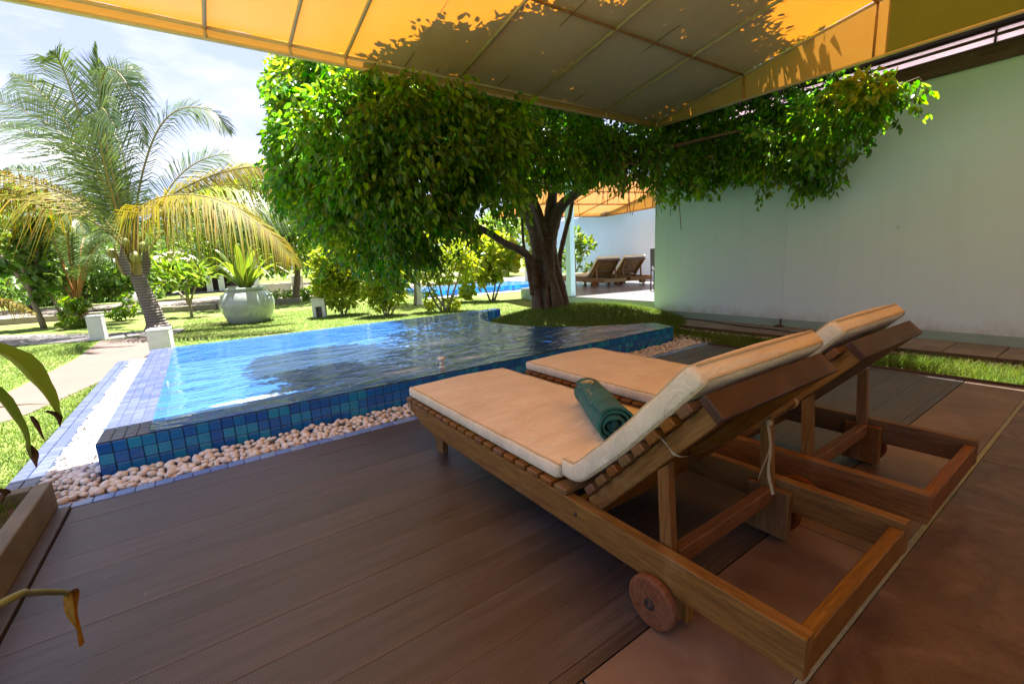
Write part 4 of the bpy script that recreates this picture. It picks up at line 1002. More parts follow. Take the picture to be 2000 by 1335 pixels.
# ================================================================== PLANTER
pt = empty('concrete_planter', (-1.25, 1.2, 0), 'low concrete planter box at the left edge of the deck', 'planter')
for nm, (x0, x1, y0, y1) in (('side', (-0.71, -0.652, -0.9, 2.70)), ('side', (-1.90, -1.842, -0.9, 2.70)), ('end', (-1.841, -0.711, 2.64, 2.70)), ('end', (-1.841, -0.711, -0.9, -0.84))):
    MB().box(x0, x1, y0, y1, -0.03, 0.130, 0.004).build(nm, M['concrete'], pt, loc=((x0+x1)/2, (y0+y1)/2, .05))
so_ = []
NXs, NYs = 22, 60; V = []; F = []
for j in range(NYs+1):
    for i in range(NXs+1): V.append((-1.841+1.13*i/NXs, -0.84+3.48*j/NYs, 0.075+random.uniform(-.012, .016)))
for j in range(NYs):
    for i in range(NXs): a = j*(NXs+1)+i; F.append((a, a+1, a+NXs+2, a+NXs+1))
tag(link_mesh('soil', npmesh('soil', np.array(V)-wloc(pt), F, M['soil']), pt), kind='stuff')
n_ = 2600; xy = np.stack([-0.72-1.1*RS.rand(n_), 2.62-1.0*RS.rand(n_)**1.5], 1); xy = xy[RS.rand(len(xy)) < np.clip((xy[:, 1]-1.7)/.6, .12, 1)]
blades('planter_grass', xy, np.full(len(xy), .075), .07, .002, M['grass'], .9)
def strap(name, path, w, mat, parent, n=18, fold=.22, prof=None, twist=0.0, side0=None):
    pts = spline(path, n); V = []; F = []
    for k, p in enumerate(pts):
        d = unit(pts[min(k+1, n-1)]-pts[max(k-1, 0)]); s_ = np.cross(d, [0, 0, 1.0]); s_ = unit(s_) if np.linalg.norm(s_) > 1e-3 else np.array([1.0, 0, 0])
        if side0 is not None: s_ = unit(np.array(side0)-d*(d@np.array(side0)))
        nn = np.cross(s_, d); u = k/(n-1); tw_ = twist*u; s_ = s_*math.cos(tw_)+nn*math.sin(tw_); nn = np.cross(s_, d)
        wk = w*(prof(u) if prof else (0.45+0.55*math.sin(math.pi*min(1, u*1.15+.1)))*(1-u**5)+.02)
        V += [p-s_*wk/2+nn*fold*wk, p-s_*wk/4+nn*fold*wk*.35, p, p+s_*wk/4+nn*fold*wk*.35, p+s_*wk/2+nn*fold*wk]
    for k in range(n-1):
        for j in range(4): a = k*5+j; F.append((a, a+1, a+6, a+5))
    return link_mesh(name, npmesh(name, np.array(V)-wloc(parent), F, mat), parent)
cr_p = empty('planter_lily', (-1.12, 1.5, 0.09), 'large strap leaved plant in the planter with drooping, brown tipped leaves', 'plant')
lf = lambda u: (0.5+0.5*math.sin(math.pi*min(.5, u*.9+.02)))*(1-max(0, (u-.45)/.55)**1.15*.93)
cp = np.array([-1.12, 1.5, .09])
VR = [0.83, -0.56, 0.0]
a_ = strap('leaf', [cp, (-1.02, 1.55, .62), (-.78, 1.63, .90), (-.47, 1.72, .835), (-.43, 1.90, .69), (-.44, 2.05, .55)], .115, M['strap'], cr_p, 24, .12, lf, 0, VR)
strap('leaf_tip', [(-.462, 2.00, .590), (-.445, 2.045, .555), (-.45, 2.072, .51)], .028, M['drybrown'], a_, 8, .2, None, .3, VR)
strap('leaf_tip', [(-.490, 1.985, .585), (-.488, 2.01, .545), (-.48, 2.02, .48)], .016, M['drybrown'], a_, 8, .2, None, 0.8, VR)
a_ = strap('leaf', [cp, (-1.0, 1.5, .55), (-.76, 1.60, .80), (-.53, 1.74, .755), (-.49, 1.86, .60), (-.49, 1.90, .48)], .092, M['strap'], cr_p, 24, .2, lf, -.3, VR)
strap('leaf_tip', [(-.489, 1.895, .515), (-.488, 1.908, .475), (-.486, 1.908, .435)], .03, M['drybrown'], a_, 8, .2, None, .3, VR)
strap('leaf', [cp, (-.95, 1.9, .45), (-.80, 2.05, .56), (-.62, 2.2, .585), (-.50, 2.28, .555)], .05, M['strap'], cr_p, 18, .2, None, .2)
for (dx, dy, l_) in ((-.5, .1, .9), (-.3, -.5, .9), (.1, -.6, 1.0), (-.5, .5, .8), (-.1, .6, .85), (-.7, -.2, .8), (.05, -.9, .7)):
    strap('leaf', [cp, cp+np.array([dx*.3, dy*.3, .5*l_]), cp+np.array([dx*.75, dy*.75, .72*l_]), cp+np.array([dx*1.2, dy*1.2, .48*l_])], .09, M['strap'], cr_p, 16)
st = empty('withered_stalk', (-0.9, 0.95, 0.09), 'green stalk leaning over the deck with one withered yellow leaf', 'plant')
MB().tube(spline([(-.90, .95, .09), (-.62, 1.08, .36), (-.385, 1.15, .418), (-.385, 1.30, .345), (-.385, 1.43, .262), (-.385, 1.475, .232), (-.385, 1.492, .216)], 30), [.0085-.0022*k/29 for k in range(30)], 8).build('stalk', M['stemgreen'], st, True)
strap('withered_leaf', [(-.385, 1.490, .220), (-.383, 1.502, .195), (-.385, 1.512, .150), (-.382, 1.518, .105), (-.384, 1.524, .045)], .034, M['dryyellow'], st, 22, .5, lambda u: .35+.65*abs(math.sin(3.3*u+.5))*(1-.5*u), 2.2, VR)
strap('withered_leaf', [(-.387, 1.488, .222), (-.392, 1.498, .19), (-.390, 1.508, .14), (-.386, 1.515, .09)], .022, M['dryyellow'], st, 16, .5, None, -1.6, VR)
MB().tube(spline([(-.80, 1.20, .09), (-.66, 1.26, .12), (-.62, 1.33, .09)], 10), .004, 6).build('dry_twig', M['drybrown'], st, True)
dl = empty('curled_dead_leaf', (-.83, 2.52, .1), 'small curled brown dead leaf on a wiry stem over the planter end', 'dead leaf')
MB().tube(spline([(-1.25, 2.35, .09), (-1.02, 2.5, .17), (-.86, 2.56, .185), (-.79, 2.585, .17)], 16), .0028, 6).build('stem', M['drybrown'], dl, True)
strap('blade', [(-.80, 2.583, .172), (-.775, 2.59, .165), (-.77, 2.595, .135), (-.785, 2.595, .115)], .04, M['drybrown'], dl, 10, .4, None, .8)
# flecks fallen on the deck
FLL = ['tiny pale fleck on the deck, left one of the close row of three', 'tiny pale fleck on the deck, middle one of the close row of three', 'tiny pale fleck on the deck, right one of the close row of three',
       'tiny pale fleck on the deck above right of the withered yellow leaf', 'tiny pale fleck lying alone in the middle of the deck', 'tiny pale fleck on the deck close to the edge board by the planter',
       'pale dry leaf at the far corner of the deck, the left one of two', 'pale dry leaf at the far corner of the deck, the right one of two']
for k, (px, py) in enumerate(((492, 981), (535, 975), (604, 987), (283, 1160), (469, 1104), (206, 1128), (1390, 694), (1412, 702))):
    p = atz(px, py, 0.002); s_ = .006 if k < 6 else .03
    fl = strap('fallen_fleck', [p, p+np.array([s_*.5, s_*.2, .002]), p+np.array([s_, s_*.6, 0])], s_*.6, M['dirt'], None, 5, .2)
    tag(fl, FLL[k], 'debris', 'flecks fallen on the deck')

# ================================================================== FICUS
fi = empty('ficus_tree', (4.62, 5.42, 0.17), 'large spreading ficus with dark glossy foliage over the pool', 'tree')
def A(l): return [at(*p) for p in l]
def limb(name, pts, r0, r1, n=26, sides=10, nz=.22, par=None, mat='bark'):
    P = spline(pts, n); return MB().tube(P, [r0+(r1-r0)*(k/(n-1))**.5 for k in range(n)], sides, True, nz).build(name, M[mat], par or fi, True)
mainp = A([(1080, 612, 5.42), (1072, 560, 5.41), (1066, 525, 5.38), (1063, 495, 5.34), (1063, 470, 5.32)])
P = spline(mainp, 26); tr_ = MB().tube(P, [.06*(1-k/25)**2.2+.15 for k in range(26)], 16, True, .18)
for k in range(13):     # fused root strands twisting up the stem
    a = 2*math.pi*k/13+.3; pts = []
    for j in range(14):
        u = j/13; c_ = np.array(P[int(u*24)]); rr2 = (.13*(1-u)**2.6+.145); an = a+.75*u*(1 if k % 3 else -1)
        pts.append(c_+np.array([math.cos(an)*rr2, math.sin(an)*rr2, -.05*(1-u)**4]))
    tr_.tube(pts, [(.062+.02*math.sin(k*5.1))*(1-.35*j/13)*random.uniform(.85, 1.15) for j in range(14)], 8, True, .15)
tr_.build('trunk', M['bark'], fi, True)
limb('limb', A([(1058, 500, 5.34), (1040, 440, 5.2), (1015, 385, 5.0), (965, 305, 4.7), (900, 220, 4.5)]), .15, .035)
limb('limb', A([(1068, 480, 5.34), (1088, 415, 5.2), (1125, 378, 4.9), (1205, 325, 4.2), (1320, 285, 3.5), (1450, 255, 2.75)]), .16, .010, 34)
limb('limb', A([(1096, 590, 5.42), (1092, 520, 5.4), (1100, 470, 5.35), (1114, 415, 5.3), (1124, 350, 5.3)]), .060, .03)
limb('limb', A([(1046, 560, 5.36), (1030, 500, 5.3), (985, 474, 5.0), (945, 449, 4.7), (880, 420, 4.4), (800, 385, 4.1)]), .085, .025, 30)
limb('limb', A([(1066, 470, 5.32), (1078, 390, 5.3), (1082, 300, 5.25), (1070, 190, 5.2)]), .12, .05)
limb('limb', A([(1062, 460, 5.3), (1030, 360, 5.4), (980, 260, 5.6), (940, 160, 5.8)]), .10, .04)
limb('limb', A([(1040, 575, 5.38), (1030, 520, 5.33), (1022, 470, 5.3), (1018, 400, 5.25)]), .035, .018)
for k in range(16):
    p0 = at(random.uniform(720, 1650), random.uniform(250, 340), random.uniform(3.4, 4.6)); p0[0] = min(p0[0], 5.4)
    c_ = at(1070, 330, 5.2); limb('branch', [c_+(p0-c_)*.15, c_+(p0-c_)*.55+np.array([0, 0, random.uniform(-.1, .25)]), p0], .035, .008, 14, 6)
ar = MB()
for k in range(90):
    px = random.uniform(985, 1330); y_ = random.uniform(3.9, 5.3) if px < 1200 else random.uniform(3.5, 4.2)
    p = at(px, random.uniform(250, 340), y_); ln = random.uniform(.25, .75)
    if p[0] > 5.8: continue
    ar.tube([p, p+np.array([random.uniform(-.03, .03), random.uniform(-.03, .03), -ln*.5]), p+np.array([random.uniform(-.05, .05), random.uniform(-.05, .05), -ln])], random.uniform(.0025, .006), 4, False)
tag(ar.build('aerial_roots', M['aerial'], fi), kind='stuff')
def B(px, py, Y, r, rz=None):
    c = at(px, py, Y); c[0] = min(c[0], 5.62); return (c, (r, r, rz or r*.8))
low = [B(645, 190, 4.9, .50, .5), B(648, 300, 4.8, .50, .6), B(668, 385, 4.7, .46, .42), B(690, 175, 4.4, .55), B(690, 300, 4.2, .6), B(720, 420, 4.2, .48, .42), B(765, 478, 4.1, .30, .30),
       B(780, 210, 3.9, .6, .45), B(800, 330, 3.8, .58), B(820, 430, 4.0, .42, .36), B(890, 300, 3.8, .55), B(900, 385, 4.0, .45, .36), B(960, 250, 3.8, .5, .42), B(960, 350, 4.1, .42, .36),
       B(1040, 290, 4.2, .5, .4), B(1120, 300, 4.1, .45, .32), B(1150, 318, 4.4, .36, .2), B(1210, 300, 3.9, .36, .24), B(1240, 322, 4.0, .30, .18), B(1300, 310, 3.7, .36, .25), B(1330, 350, 3.5, .28, .17), B(1380, 310, 3.3, .36, .26),
       B(1440, 300, 2.9, .34, .25), B(1500, 295, 2.6, .33, .25), B(1550, 275, 2.35, .32, .25), B(1580, 330, 2.25, .2, .17), B(1340, 245, 3.7, .3, .25), B(1440, 230, 3.15, .3, .24), B(1530, 210, 2.6, .28, .22), B(1600, 190, 2.2, .24, .2), B(1610, 250, 2.0, .3, .24), B(1660, 215, 1.75, .22, .2), B(1705, 180, 1.52, .17, .14), B(1690, 215, 1.6, .13, .13), B(1620, 330, 2.1, .12, .14)]
high = [((2.9, 4.6, 3.3), (.6, .7, .45)), ((2.35, 3.85, 3.45), (.75, .7, .4)), ((3.1, 3.3, 3.55), (.8, .75, .42)), ((3.75, 2.75, 3.6), (.72, .75, .40)), ((4.25, 3.4, 3.6), (.6, .75, .42)), ((5.0, 3.6, 3.3), (.7, .9, .5)), ((4.6, 2.95, 3.6), (.5, .6, .35)),
        ((3.7, 4.6, 3.9), (1.1, 1.0, .7)), ((4.6, 5.2, 4.0), (1.2, 1.4, .9)), ((4.2, 6.9, 3.4), (1.2, 1.0, .8)), ((5.1, 2.7, 3.05), (.42, .7, .3)), ((5.5, 5.9, 3.9), (1.2, 1.2, .7)), ((3.6, 6.4, 3.0), (.9, .8, .6))]
inner_ = [(at(900, 250, 5.0), (.8, .8, .6)), (at(1050, 220, 5.0), (.8, .8, .5)), (at(1200, 250, 4.6), (.7, .6, .45)), (at(1350, 250, 3.6), (.5, .5, .35))]
def ok(P): return P[:, 0] < 5.9
def awn_clear(P):
    x, y, z = P.T; return ~((x > AX0-.1) & (x < AX1+.08) & (y < AY1+.06) & (z > 2.42) & (z < awz(y)+.12))
Pl, Dl = blob_points(low, 4200, .4)
cc, cdv = blob_points(low, 520, .72)          # clusters of leaves hanging from the twigs
cr2 = RS.uniform(.09, .20, len(cc)); nn_ = (cr2*540).astype(int)
pc_ = np.repeat(np.arange(len(cc)), nn_); dd = rand_dirs(len(pc_))*(RS.rand(len(pc_), 1)**.45)
Pc = cc[pc_]+dd*cr2[pc_][:, None]*np.array([1, 1, 1.35]); Dc = unit(cdv[pc_]+dd*.9)
Pl = np.concatenate([Pl, Pc]); Dl = np.concatenate([Dl, Dc]); k_ = ok(Pl) & awn_clear(Pl); Pl, Dl = Pl[k_], Dl[k_]
Ph, Dh = blob_points(high+inner_, 52000, .5); k_ = ok(Ph) & awn_clear(Ph); Ph, Dh = Ph[k_], Dh[k_]
over = high[1:7]
Po, Do = blob_points(over, 26000, .35); k_ = ok(Po) & awn_clear(Po); Ph = np.concatenate([Ph, Po[k_]]); Dh = np.concatenate([Dh, Do[k_]])
# hanging sprays along the lower edge
sp_c = []
for k in range(260):
    c, r = low[RS.randint(0, len(low))]; a = RS.rand()*6.283; q_ = RS.rand()**.5
    sp_c.append((c+np.array([math.cos(a)*r[0]*q_, math.sin(a)*r[1]*q_, -r[2]*math.sqrt(1-q_*q_)*.9]), RS.uniform(.05, .22)))
sp = []
for c, ln in sp_c:
    for t in np.linspace(0, 1, 12): sp.append(c+np.array([RS.normal()*.03, RS.normal()*.03, -ln*t]))
tg = MB()
for k in range(230):      # twigs that stick out of the crown, leafy at the end
    c, r3 = low[RS.randint(0, len(low))]; d_ = unit(RS.normal(size=3)*np.array([1, 1, .55])); p0 = c+d_*np.array(r3)*.8; ln = RS.uniform(.16, .42)
    p1 = p0+d_*ln*.6+np.array([0, 0, .03]); p2 = p0+d_*ln-np.array([0, 0, RS.uniform(.0, .12)])
    if p2[0] > 5.8 or not awn_clear(np.array([p2]))[0]: continue
    tg.tube([p0, p1, p2], [.004, .003, .0015], 4, False)
    for t in np.linspace(.25, 1, 11):
        q_ = (1-t)**2*p0+2*t*(1-t)*p1+t*t*p2; sp += [q_+RS.normal(size=3)*.012, q_+RS.normal(size=3)*.018]
tag(tg.build('twigs', M['bark'], fi), kind='stuff')
sp = np.array(sp); sp = sp[ok(sp)]
P = np.concatenate([Pl, sp]); D = np.concatenate([Dl, rand_dirs(len(sp))*.3])
tipd = D*.55+rand_dirs(len(P))*.55+np.array([0, 0, -.75]); sid = rand_dirs(len(P)); sz = .052+.036*RS.rand(len(P))
cd = P-EYE; depth = cd@cF; pxs = 1000+FPX*(cd@cR)/depth; pys = 667.5-FPX*(cd@cU)/depth
score = np.where((pxs > 0) & (pxs < 2000) & (pys > 120) & (P[:, 2] < 2.35), np.linalg.norm(cd, axis=1), 99)
big = np.argsort(score)[:900]; big = RS.choice(big, 300, False); mask = np.ones(len(P), bool); mask[big] = False
V1, F1 = leaf_arrays(P[mask], tipd[mask], sid[mask], sz[mask], sz[mask]*.46)
tip2 = Dh*.6+rand_dirs(len(Ph))*.7+np.array([0, 0, -.5]); s2 = .07+.04*RS.rand(len(Ph))
V2, F2 = leaf_arrays(Ph, tip2, rand_dirs(len(Ph)), s2, s2*.5)
tag(link_mesh('crown', npmesh('crown', np.concatenate([V1, V2])-wloc(fi), np.concatenate([F1, F2+len(V1)]), M['ficus']), fi), kind='stuff')
yb = [B(598, 150, 5.1, .34, .3), B(590, 230, 5.1, .3, .3), B(625, 130, 4.9, .35, .3), B(595, 320, 5.0, .28, .28), B(630, 400, 4.9, .3, .3), B(650, 130, 4.6, .3, .25), B(1690, 175, 1.55, .16, .12), B(1715, 180, 1.50, .12, .10), B(1650, 190, 1.75, .16, .12), B(700, 470, 4.3, .25, .2), B(640, 200, 4.7, .45, .4), B(640, 310, 4.6, .45, .45), B(670, 400, 4.5, .4, .35), B(720, 200, 4.2, .4, .35), B(730, 330, 4.1, .4, .35)]  # clusters on the sunlit flank and tip, brightened by leaf colour
Py, Dy = blob_points(yb, 12500, .7); k_ = ok(Py) & awn_clear(Py); Py, Dy = Py[k_], Dy[k_]; sy_ = .055+.04*RS.rand(len(Py))
V3, F3 = leaf_arrays(Py, Dy*.5+rand_dirs(len(Py))*.6+np.array([0, 0, -.5]), rand_dirs(len(Py)), sy_, sy_*.46)
tag(link_mesh('sun_tinted_foliage', npmesh('sun_tinted_foliage', V3-wloc(fi), F3, M['ficus_sun_tint']), fi), kind='stuff')
lv, lff = leaf_arrays(np.zeros((1, 3)), np.array([[0, 0, 1.0]]), np.array([[1.0, 0, 0]]), [1.0], [.46])
lmesh = []
nt = NT('single_ficus_leaf'); nt.m.name = 'single_ficus_leaf'
oi = nt.add('ShaderNodeObjectInfo'); colr = ramp(nt, oi.outputs['Random'], [(0, (0.025, 0.085, 0.010)), (.5, (0.045, 0.13, 0.015)), (1, (0.085, 0.20, 0.02))])
nt.link(colr, nt.b.inputs['Base Color']); nt.b.inputs['Roughness'].default_value = .32; nt.b.inputs['Specular IOR Level'].default_value = .45
trn = nt.add('ShaderNodeBsdfTranslucent'); nt.link(mixc(nt, 1.0, colr, (1.0, 1.05, .35), 'MULTIPLY'), trn.inputs['Color'])
ms = nt.add('ShaderNodeMixShader'); ms.inputs['Fac'].default_value = .42; nt.link(nt.b.outputs['BSDF'], ms.inputs[1]); nt.link(trn.outputs['BSDF'], ms.inputs[2]); nt.link(ms.outputs['Shader'], nt.out.inputs['Surface'])
leaf_me = npmesh('leaf', lv, lff, nt.m)
for i in big:
    t = unit(tipd[i]); s_ = unit(np.cross(np.cross(t, sid[i]), t)); n3 = np.cross(s_, t)
    o = bpy.data.objects.new('leaf', leaf_me); COL.objects.link(o); o.parent = fi; L_ = float(sz[i])*1.05
    mt = Matrix(((s_[0], n3[0], t[0], 0), (s_[1], n3[1], t[1], 0), (s_[2], n3[2], t[2], 0), (0, 0, 0, 1))).to_4x4() @ Matrix.Scale(L_, 4)
    mt.translation = Vector(P[i]-wloc(fi)); o.matrix_local = mt
# ================================================================== PALMS
VRt = np.array([math.cos(YAW), -math.sin(YAW), 0.0]); VFd = np.array([math.sin(YAW), math.cos(YAW), 0.0]); UPv = np.array([0, 0, 1.0])
def off(c, r, u, d): return np.array(c)+VRt*r+UPv*u+VFd*d
def frond(parent, path, Lm, mats, n=64, start=.16, droop=.35, wid=.019, spread=.75, r0=.022, lab=None, roll=0.0):
    N = 40; pts = np.array(spline(path, N)); b = MB().tube(pts, [r0*(1-.85*k/(N-1)) for k in range(N)], 6)
    nv0, nf0 = len(b.v), len(b.f)
    n = int(n*1.45); us = start+(1-start)*(np.arange(n)+.5)/n; V = []; F = []
    idx = us*(N-1); i0 = np.clip(idx.astype(int), 0, N-2); fr_ = (idx-i0)[:, None]
    base = pts[i0]*(1-fr_)+pts[i0+1]*fr_; tan = unit(pts[i0+1]-pts[i0])
    side = np.cross(tan, UPv); bad = np.linalg.norm(side, axis=1) < .05; side[bad] = VRt; side = unit(side); upn = np.cross(side, tan); side, upn = side*math.cos(roll)+upn*math.sin(roll), upn*math.cos(roll)-side*math.sin(roll)
    Ls = Lm*np.clip(np.sin(np.pi*(us*.86+.12)), .12, 1)
    allV, allF = [], []; c0 = 0
    for sg in (1, -1):
        d = unit(side*sg*spread+tan*(.45+.4*us[:, None])+upn*.22+RS.normal(size=base.shape)*.05)
        L_ = (Ls*(.85+.3*RS.rand(n)))[:, None]; dr = (droop*(.7+.6*RS.rand(n)))[:, None]
        p0, p1, p2 = base, base+d*L_*.5-UPv*L_*dr*.22, base+d*L_*.95-UPv*L_*dr
        wv_ = unit(np.cross(d, upn+d*.01)); w = wid*(.7+.6*RS.rand(n))[:, None]
        Vv = np.stack([p0-wv_*w*.35, p0+wv_*w*.35, p1+wv_*w*.5, p1-wv_*w*.5, p2+wv_*w*.08, p2-wv_*w*.08], 1).reshape(-1, 3)
        bb = (np.arange(n)*6)[:, None]+c0; allV.append(Vv); allF.append(np.concatenate([bb+np.array([[0, 1, 2, 3]]), bb+np.array([[3, 2, 4, 5]])], 1).reshape(-1, 4)); c0 += 6*n
    LV = np.concatenate(allV); LF = np.concatenate(allF)+nv0
    faces = b.f+[tuple(f) for f in LF]; me = npmesh('frond', np.concatenate([np.array(b.v), LV])-wloc(parent), faces, [mats[0], mats[1]], [0]*nf0+[1]*len(LF))
    o = link_mesh('frond', me, parent)
    if lab: o['label'] = lab
    return o
def palm_trunk(parent, pts, r0, r1, mat):
    P = spline(pts, 60); rad = []
    for k in range(60):
        u = k/59; rad.append((r0+(r1-r0)*min(1, u*1.5)**.7)*(1+.035*(1 if k % 3 == 0 else -.4))*(1+.35*max(0, .12-u)/.12))
    return MB().tube(P, rad, 18).build('trunk', mat, parent, True)
pb_ = np.array([-0.75, 11.15, GZ]); PX = 1/92.0
pm_ = empty('coconut_palm', pb_, 'young coconut palm with green and yellowing fronds behind the white posts', 'palm tree')
palm_trunk(pm_, [off(pb_, 0, 0, 0), off(pb_, -.05, .35, 0), off(pb_, -.14, .75, 0), off(pb_, -.20, 1.10, 0)], .185, .125, M['palmtrunk'])
cb_ = off(pb_, -.22, 1.15, 0)     # where the leaf bases leave the stem
G, Yl, Rc = M['palm_green'], M['palm_yellow'], M['rachis']
def pf(px_list, Lm, mats, **kw):
    """frond through picture-plane points given as (dx px, dy px, depth m) from the leaf bases"""
    kw.setdefault('roll', .85 if px_list[-1][0] < 0 else -.85)
    return frond(pm_, [off(cb_, x*PX, -y*PX, d) for x, y, d in px_list], Lm, mats, **kw)
gm, ym = (Rc, G), (Rc, Yl)
pf([(0, 0, 0), (-4, -120, .05), (-12, -260, .2), (-10, -325, .45), (10, -360, .9)], 0.92, gm, droop=.15, n=70)
pf([(0, 0, 0), (-10, -110, 0), (-50, -190, .1), (-110, -250, .2), (-190, -292, .3), (-285, -318, .4)], 1.04, gm, droop=.3, n=80)
pf([(0, 0, 0), (-6, -130, -.2), (-40, -235, -.3), (-75, -290, -.3), (-118, -318, -.2)], 0.85, gm, droop=.55, n=70)
pf([(0, 0, 0), (10, -120, -.2), (25, -240, -.4), (60, -300, -.6), (110, -270, -.9), (135, -180, -1.1)], 0.98, gm, droop=.6, n=84)
pf([(0, 0, 0), (2, -120, -.3), (8, -230, -.6), (20, -300, -.9), (40, -300, -1.3)], 0.85, gm, droop=.5, n=70)
pf([(0, 0, 0), (12, -90, -.3), (45, -190, -.8), (95, -225, -1.3), (140, -190, -1.7)], 0.92, gm, droop=.6, n=72)
pf([(0, 0, 0), (-14, -80, .2), (-60, -135, .4), (-140, -172, .5), (-230, -190, .6), (-300, -180, .7)], 0.98, gm, droop=.75, n=80)
pf([(0, 0, 0), (-12, -60, -.2), (-70, -115, -.5), (-140, -135, -.8), (-215, -115, -1.0), (-262, -50, -1.2), (-272, 10, -1.3)], 1.04, ym, droop=1.05, n=125, start=.28, roll=.3, lab='yellow frond arching to the left')
pf([(0, 0, 0), (14, -70, .2), (70, -130, .3), (160, -165, .4), (240, -168, .4), (290, -120, .5)], 0.92, ym, droop=1.05, n=125, start=.28)
pf([(0, 0, 0), (14, -50, -.1), (60, -100, -.4), (130, -115, -.6), (215, -100, -.8), (285, -50, -.9), (325, 0, -1.0)], 0.98, ym, droop=1.05, n=125, start=.28, roll=-.3, lab='yellow frond arching to the right')
pf([(0, 0, 0), (-22, -50, .5), (-90, -95, 1.0), (-170, -90, 1.5), (-230, -50, 1.9)], 0.92, gm, droop=.8, n=72)
pf([(0, 0, 0), (22, -70, .6), (80, -120, 1.2), (150, -125, 1.7), (215, -90, 2.1)], 0.92, gm, droop=.8, n=72)
pf([(0, 0, 0), (-2, -160, 0), (-2, -300, .05), (2, -370, .1)], 0.43, gm, droop=.05, n=40, spread=.25)
pf([(0, 0, 0), (-8, -120, .3), (-35, -220, .7), (-85, -275, 1.1), (-150, -290, 1.5)], .9, gm, droop=.5, n=66)
pf([(0, 0, 0), (16, -90, .4), (60, -180, .9), (120, -215, 1.3), (185, -195, 1.6)], .85, gm, droop=.55, n=66)
pf([(0, 0, 0), (-16, -70, -.1), (-70, -130, -.3), (-150, -160, -.6), (-235, -150, -.8), (-300, -95, -1.0)], .95, ym, droop=1.05, n=125, start=.28, roll=.5)
pf([(0, 0, 0), (18, -60, .1), (75, -115, .2), (150, -140, .2), (225, -130, .3), (285, -80, .4)], .9, (Rc, M['lime']), droop=.7, n=84, roll=-.5)
pf([(0, 0, 0), (8, -130, .3), (45, -235, .5), (90, -278, .6), (140, -275, .7), (165, -240, .8)], .75, gm, droop=.55, n=66)
pf([(0, 0, 0), (-20, -110, .1), (-70, -195, .1), (-145, -240, .1), (-225, -255, .1), (-290, -235, .1)], .95, gm, droop=.55, n=76, roll=.4)
for (x, y, d, s_) in ((18, -22, -.18, .095), (30, -40, -.10, .08), (-22, -30, -.16, .085), (8, -48, -.2, .07)):
    MB().lathe([(0, -s_), (s_*.6, -s_*.85), (s_*.95, -s_*.3), (s_, .1*s_), (s_*.8, s_*.7), (s_*.35, s_*1.15), (0, s_*1.25)], off(cb_, x*PX, -y*PX, d), 14).build('coconut', M['coconut'], pm_, True)
for k in range(9):      # dry sheaths round the stem top
    a = k*.7; p = cb_+np.array([math.cos(a)*.15, math.sin(a)*.15, -.08])
    strap('leaf_sheath', [p, p+np.array([math.cos(a)*.05, math.sin(a)*.05, .3]), p+np.array([math.cos(a)*.10, math.sin(a)*.10, .62])], .17, M['rachis'] if k % 2 else M['palmtrunk'], pm_, 8, -.35)

p2 = np.array([-2.32, 14.1, GZ])
sp_ = empty('small_palm', p2, 'short stemless palm with orange stalks left of the coconut palm', 'palm tree')
MB().tube(spline([p2, off(p2, 0, .35, 0), off(p2, 0, .6, 0)], 12), [.26, .24, .22, .2, .18, .17, .16, .15, .14, .13, .12, .10], 12, True, .2).build('trunk', M['bark'], sp_, True)
om = (M['rachis_orange'], G)
c2 = off(p2, 0, .45, 0)
for (r_, u_, d_) in ((-.55, 1.7, .2), (-.2, 2.0, -.2), (.15, 2.1, .3), (.5, 1.9, -.2), (.9, 1.5, .2), (-.9, 1.3, -.1), (1.15, 1.1, -.4), (-.3, 1.6, .9), (.4, 1.6, .9), (.75, 1.75, .5)):
    frond(sp_, [c2, off(c2, r_*.22, u_*.42, d_*.3), off(c2, r_*.6, u_*.85, d_*.7), off(c2, r_*1.15, u_*1.0, d_*1.1), off(c2, r_*1.65, u_*.82, d_*1.5)], .6, om, n=56, droop=.6, start=.3)
p3 = np.array([-4.35, 12.6, GZ])
yp = empty('yellow_palm', p3, 'yellow leaved clump of palm fronds at the left edge of the garden', 'palm tree')
for (r_, u_, d_) in ((.9, 1.2, -.2), (.6, 1.5, .2), (.2, 1.6, -.2), (-.3, 1.5, .3), (1.2, .8, .2), (-.8, 1.3, -.3)):
    frond(yp, [p3, off(p3, r_*.3, u_*.5, d_*.3), off(p3, r_*.75, u_*.95, d_*.7), off(p3, r_*1.3, u_*.95, d_*1.1), off(p3, r_*1.7, u_*.6, d_*1.4)], .55, (M['rachis_orange'], Yl), n=50, droop=.8, start=.25)

# ================================================================== GLAZED URN AND ITS PLANT
uc = np.array([0.80, 10.72, GZ])
ur = empty('glazed_urn', uc, 'big round pale green glazed urn on the lawn', 'urn')
MB().lathe([(0.0, .0), (.36, .0), (.385, .02), (.42, .10), (.485, .25), (.505, .38), (.485, .50), (.42, .60), (.365, .645), (.345, .655), (.352, .668), (.372, .675), (.378, .695), (.368, .715), (.345, .72), (.325, .712), (.32, .66), (.30, .62), (0, .61)], uc, 56).build('body', M['glaze'], ur, True)
MB().lathe([(0, .622), (.2, .628), (.312, .620)], uc, 24).build('soil', M['soil'], ur, True)
for a in (2.55, 2.55+math.pi):
    c_ = uc+np.array([math.cos(a)*.475, math.sin(a)*.475, .52]); t = np.array([-math.sin(a), math.cos(a), 0])
    MB().tube(spline([c_-t*.07, c_-t*.05+np.array([math.cos(a)*.03, math.sin(a)*.03, .04]), c_+t*.05+np.array([math.cos(a)*.03, math.sin(a)*.03, .04]), c_+t*.07], 12), .018, 8).build('lug', M['glaze'], ur, True)
up_ = empty('urn_plant', uc+np.array([0, 0, .62]), 'bright lime strap leaved plant growing in the glazed urn', 'plant')
ucp = uc+np.array([0, 0, .62])
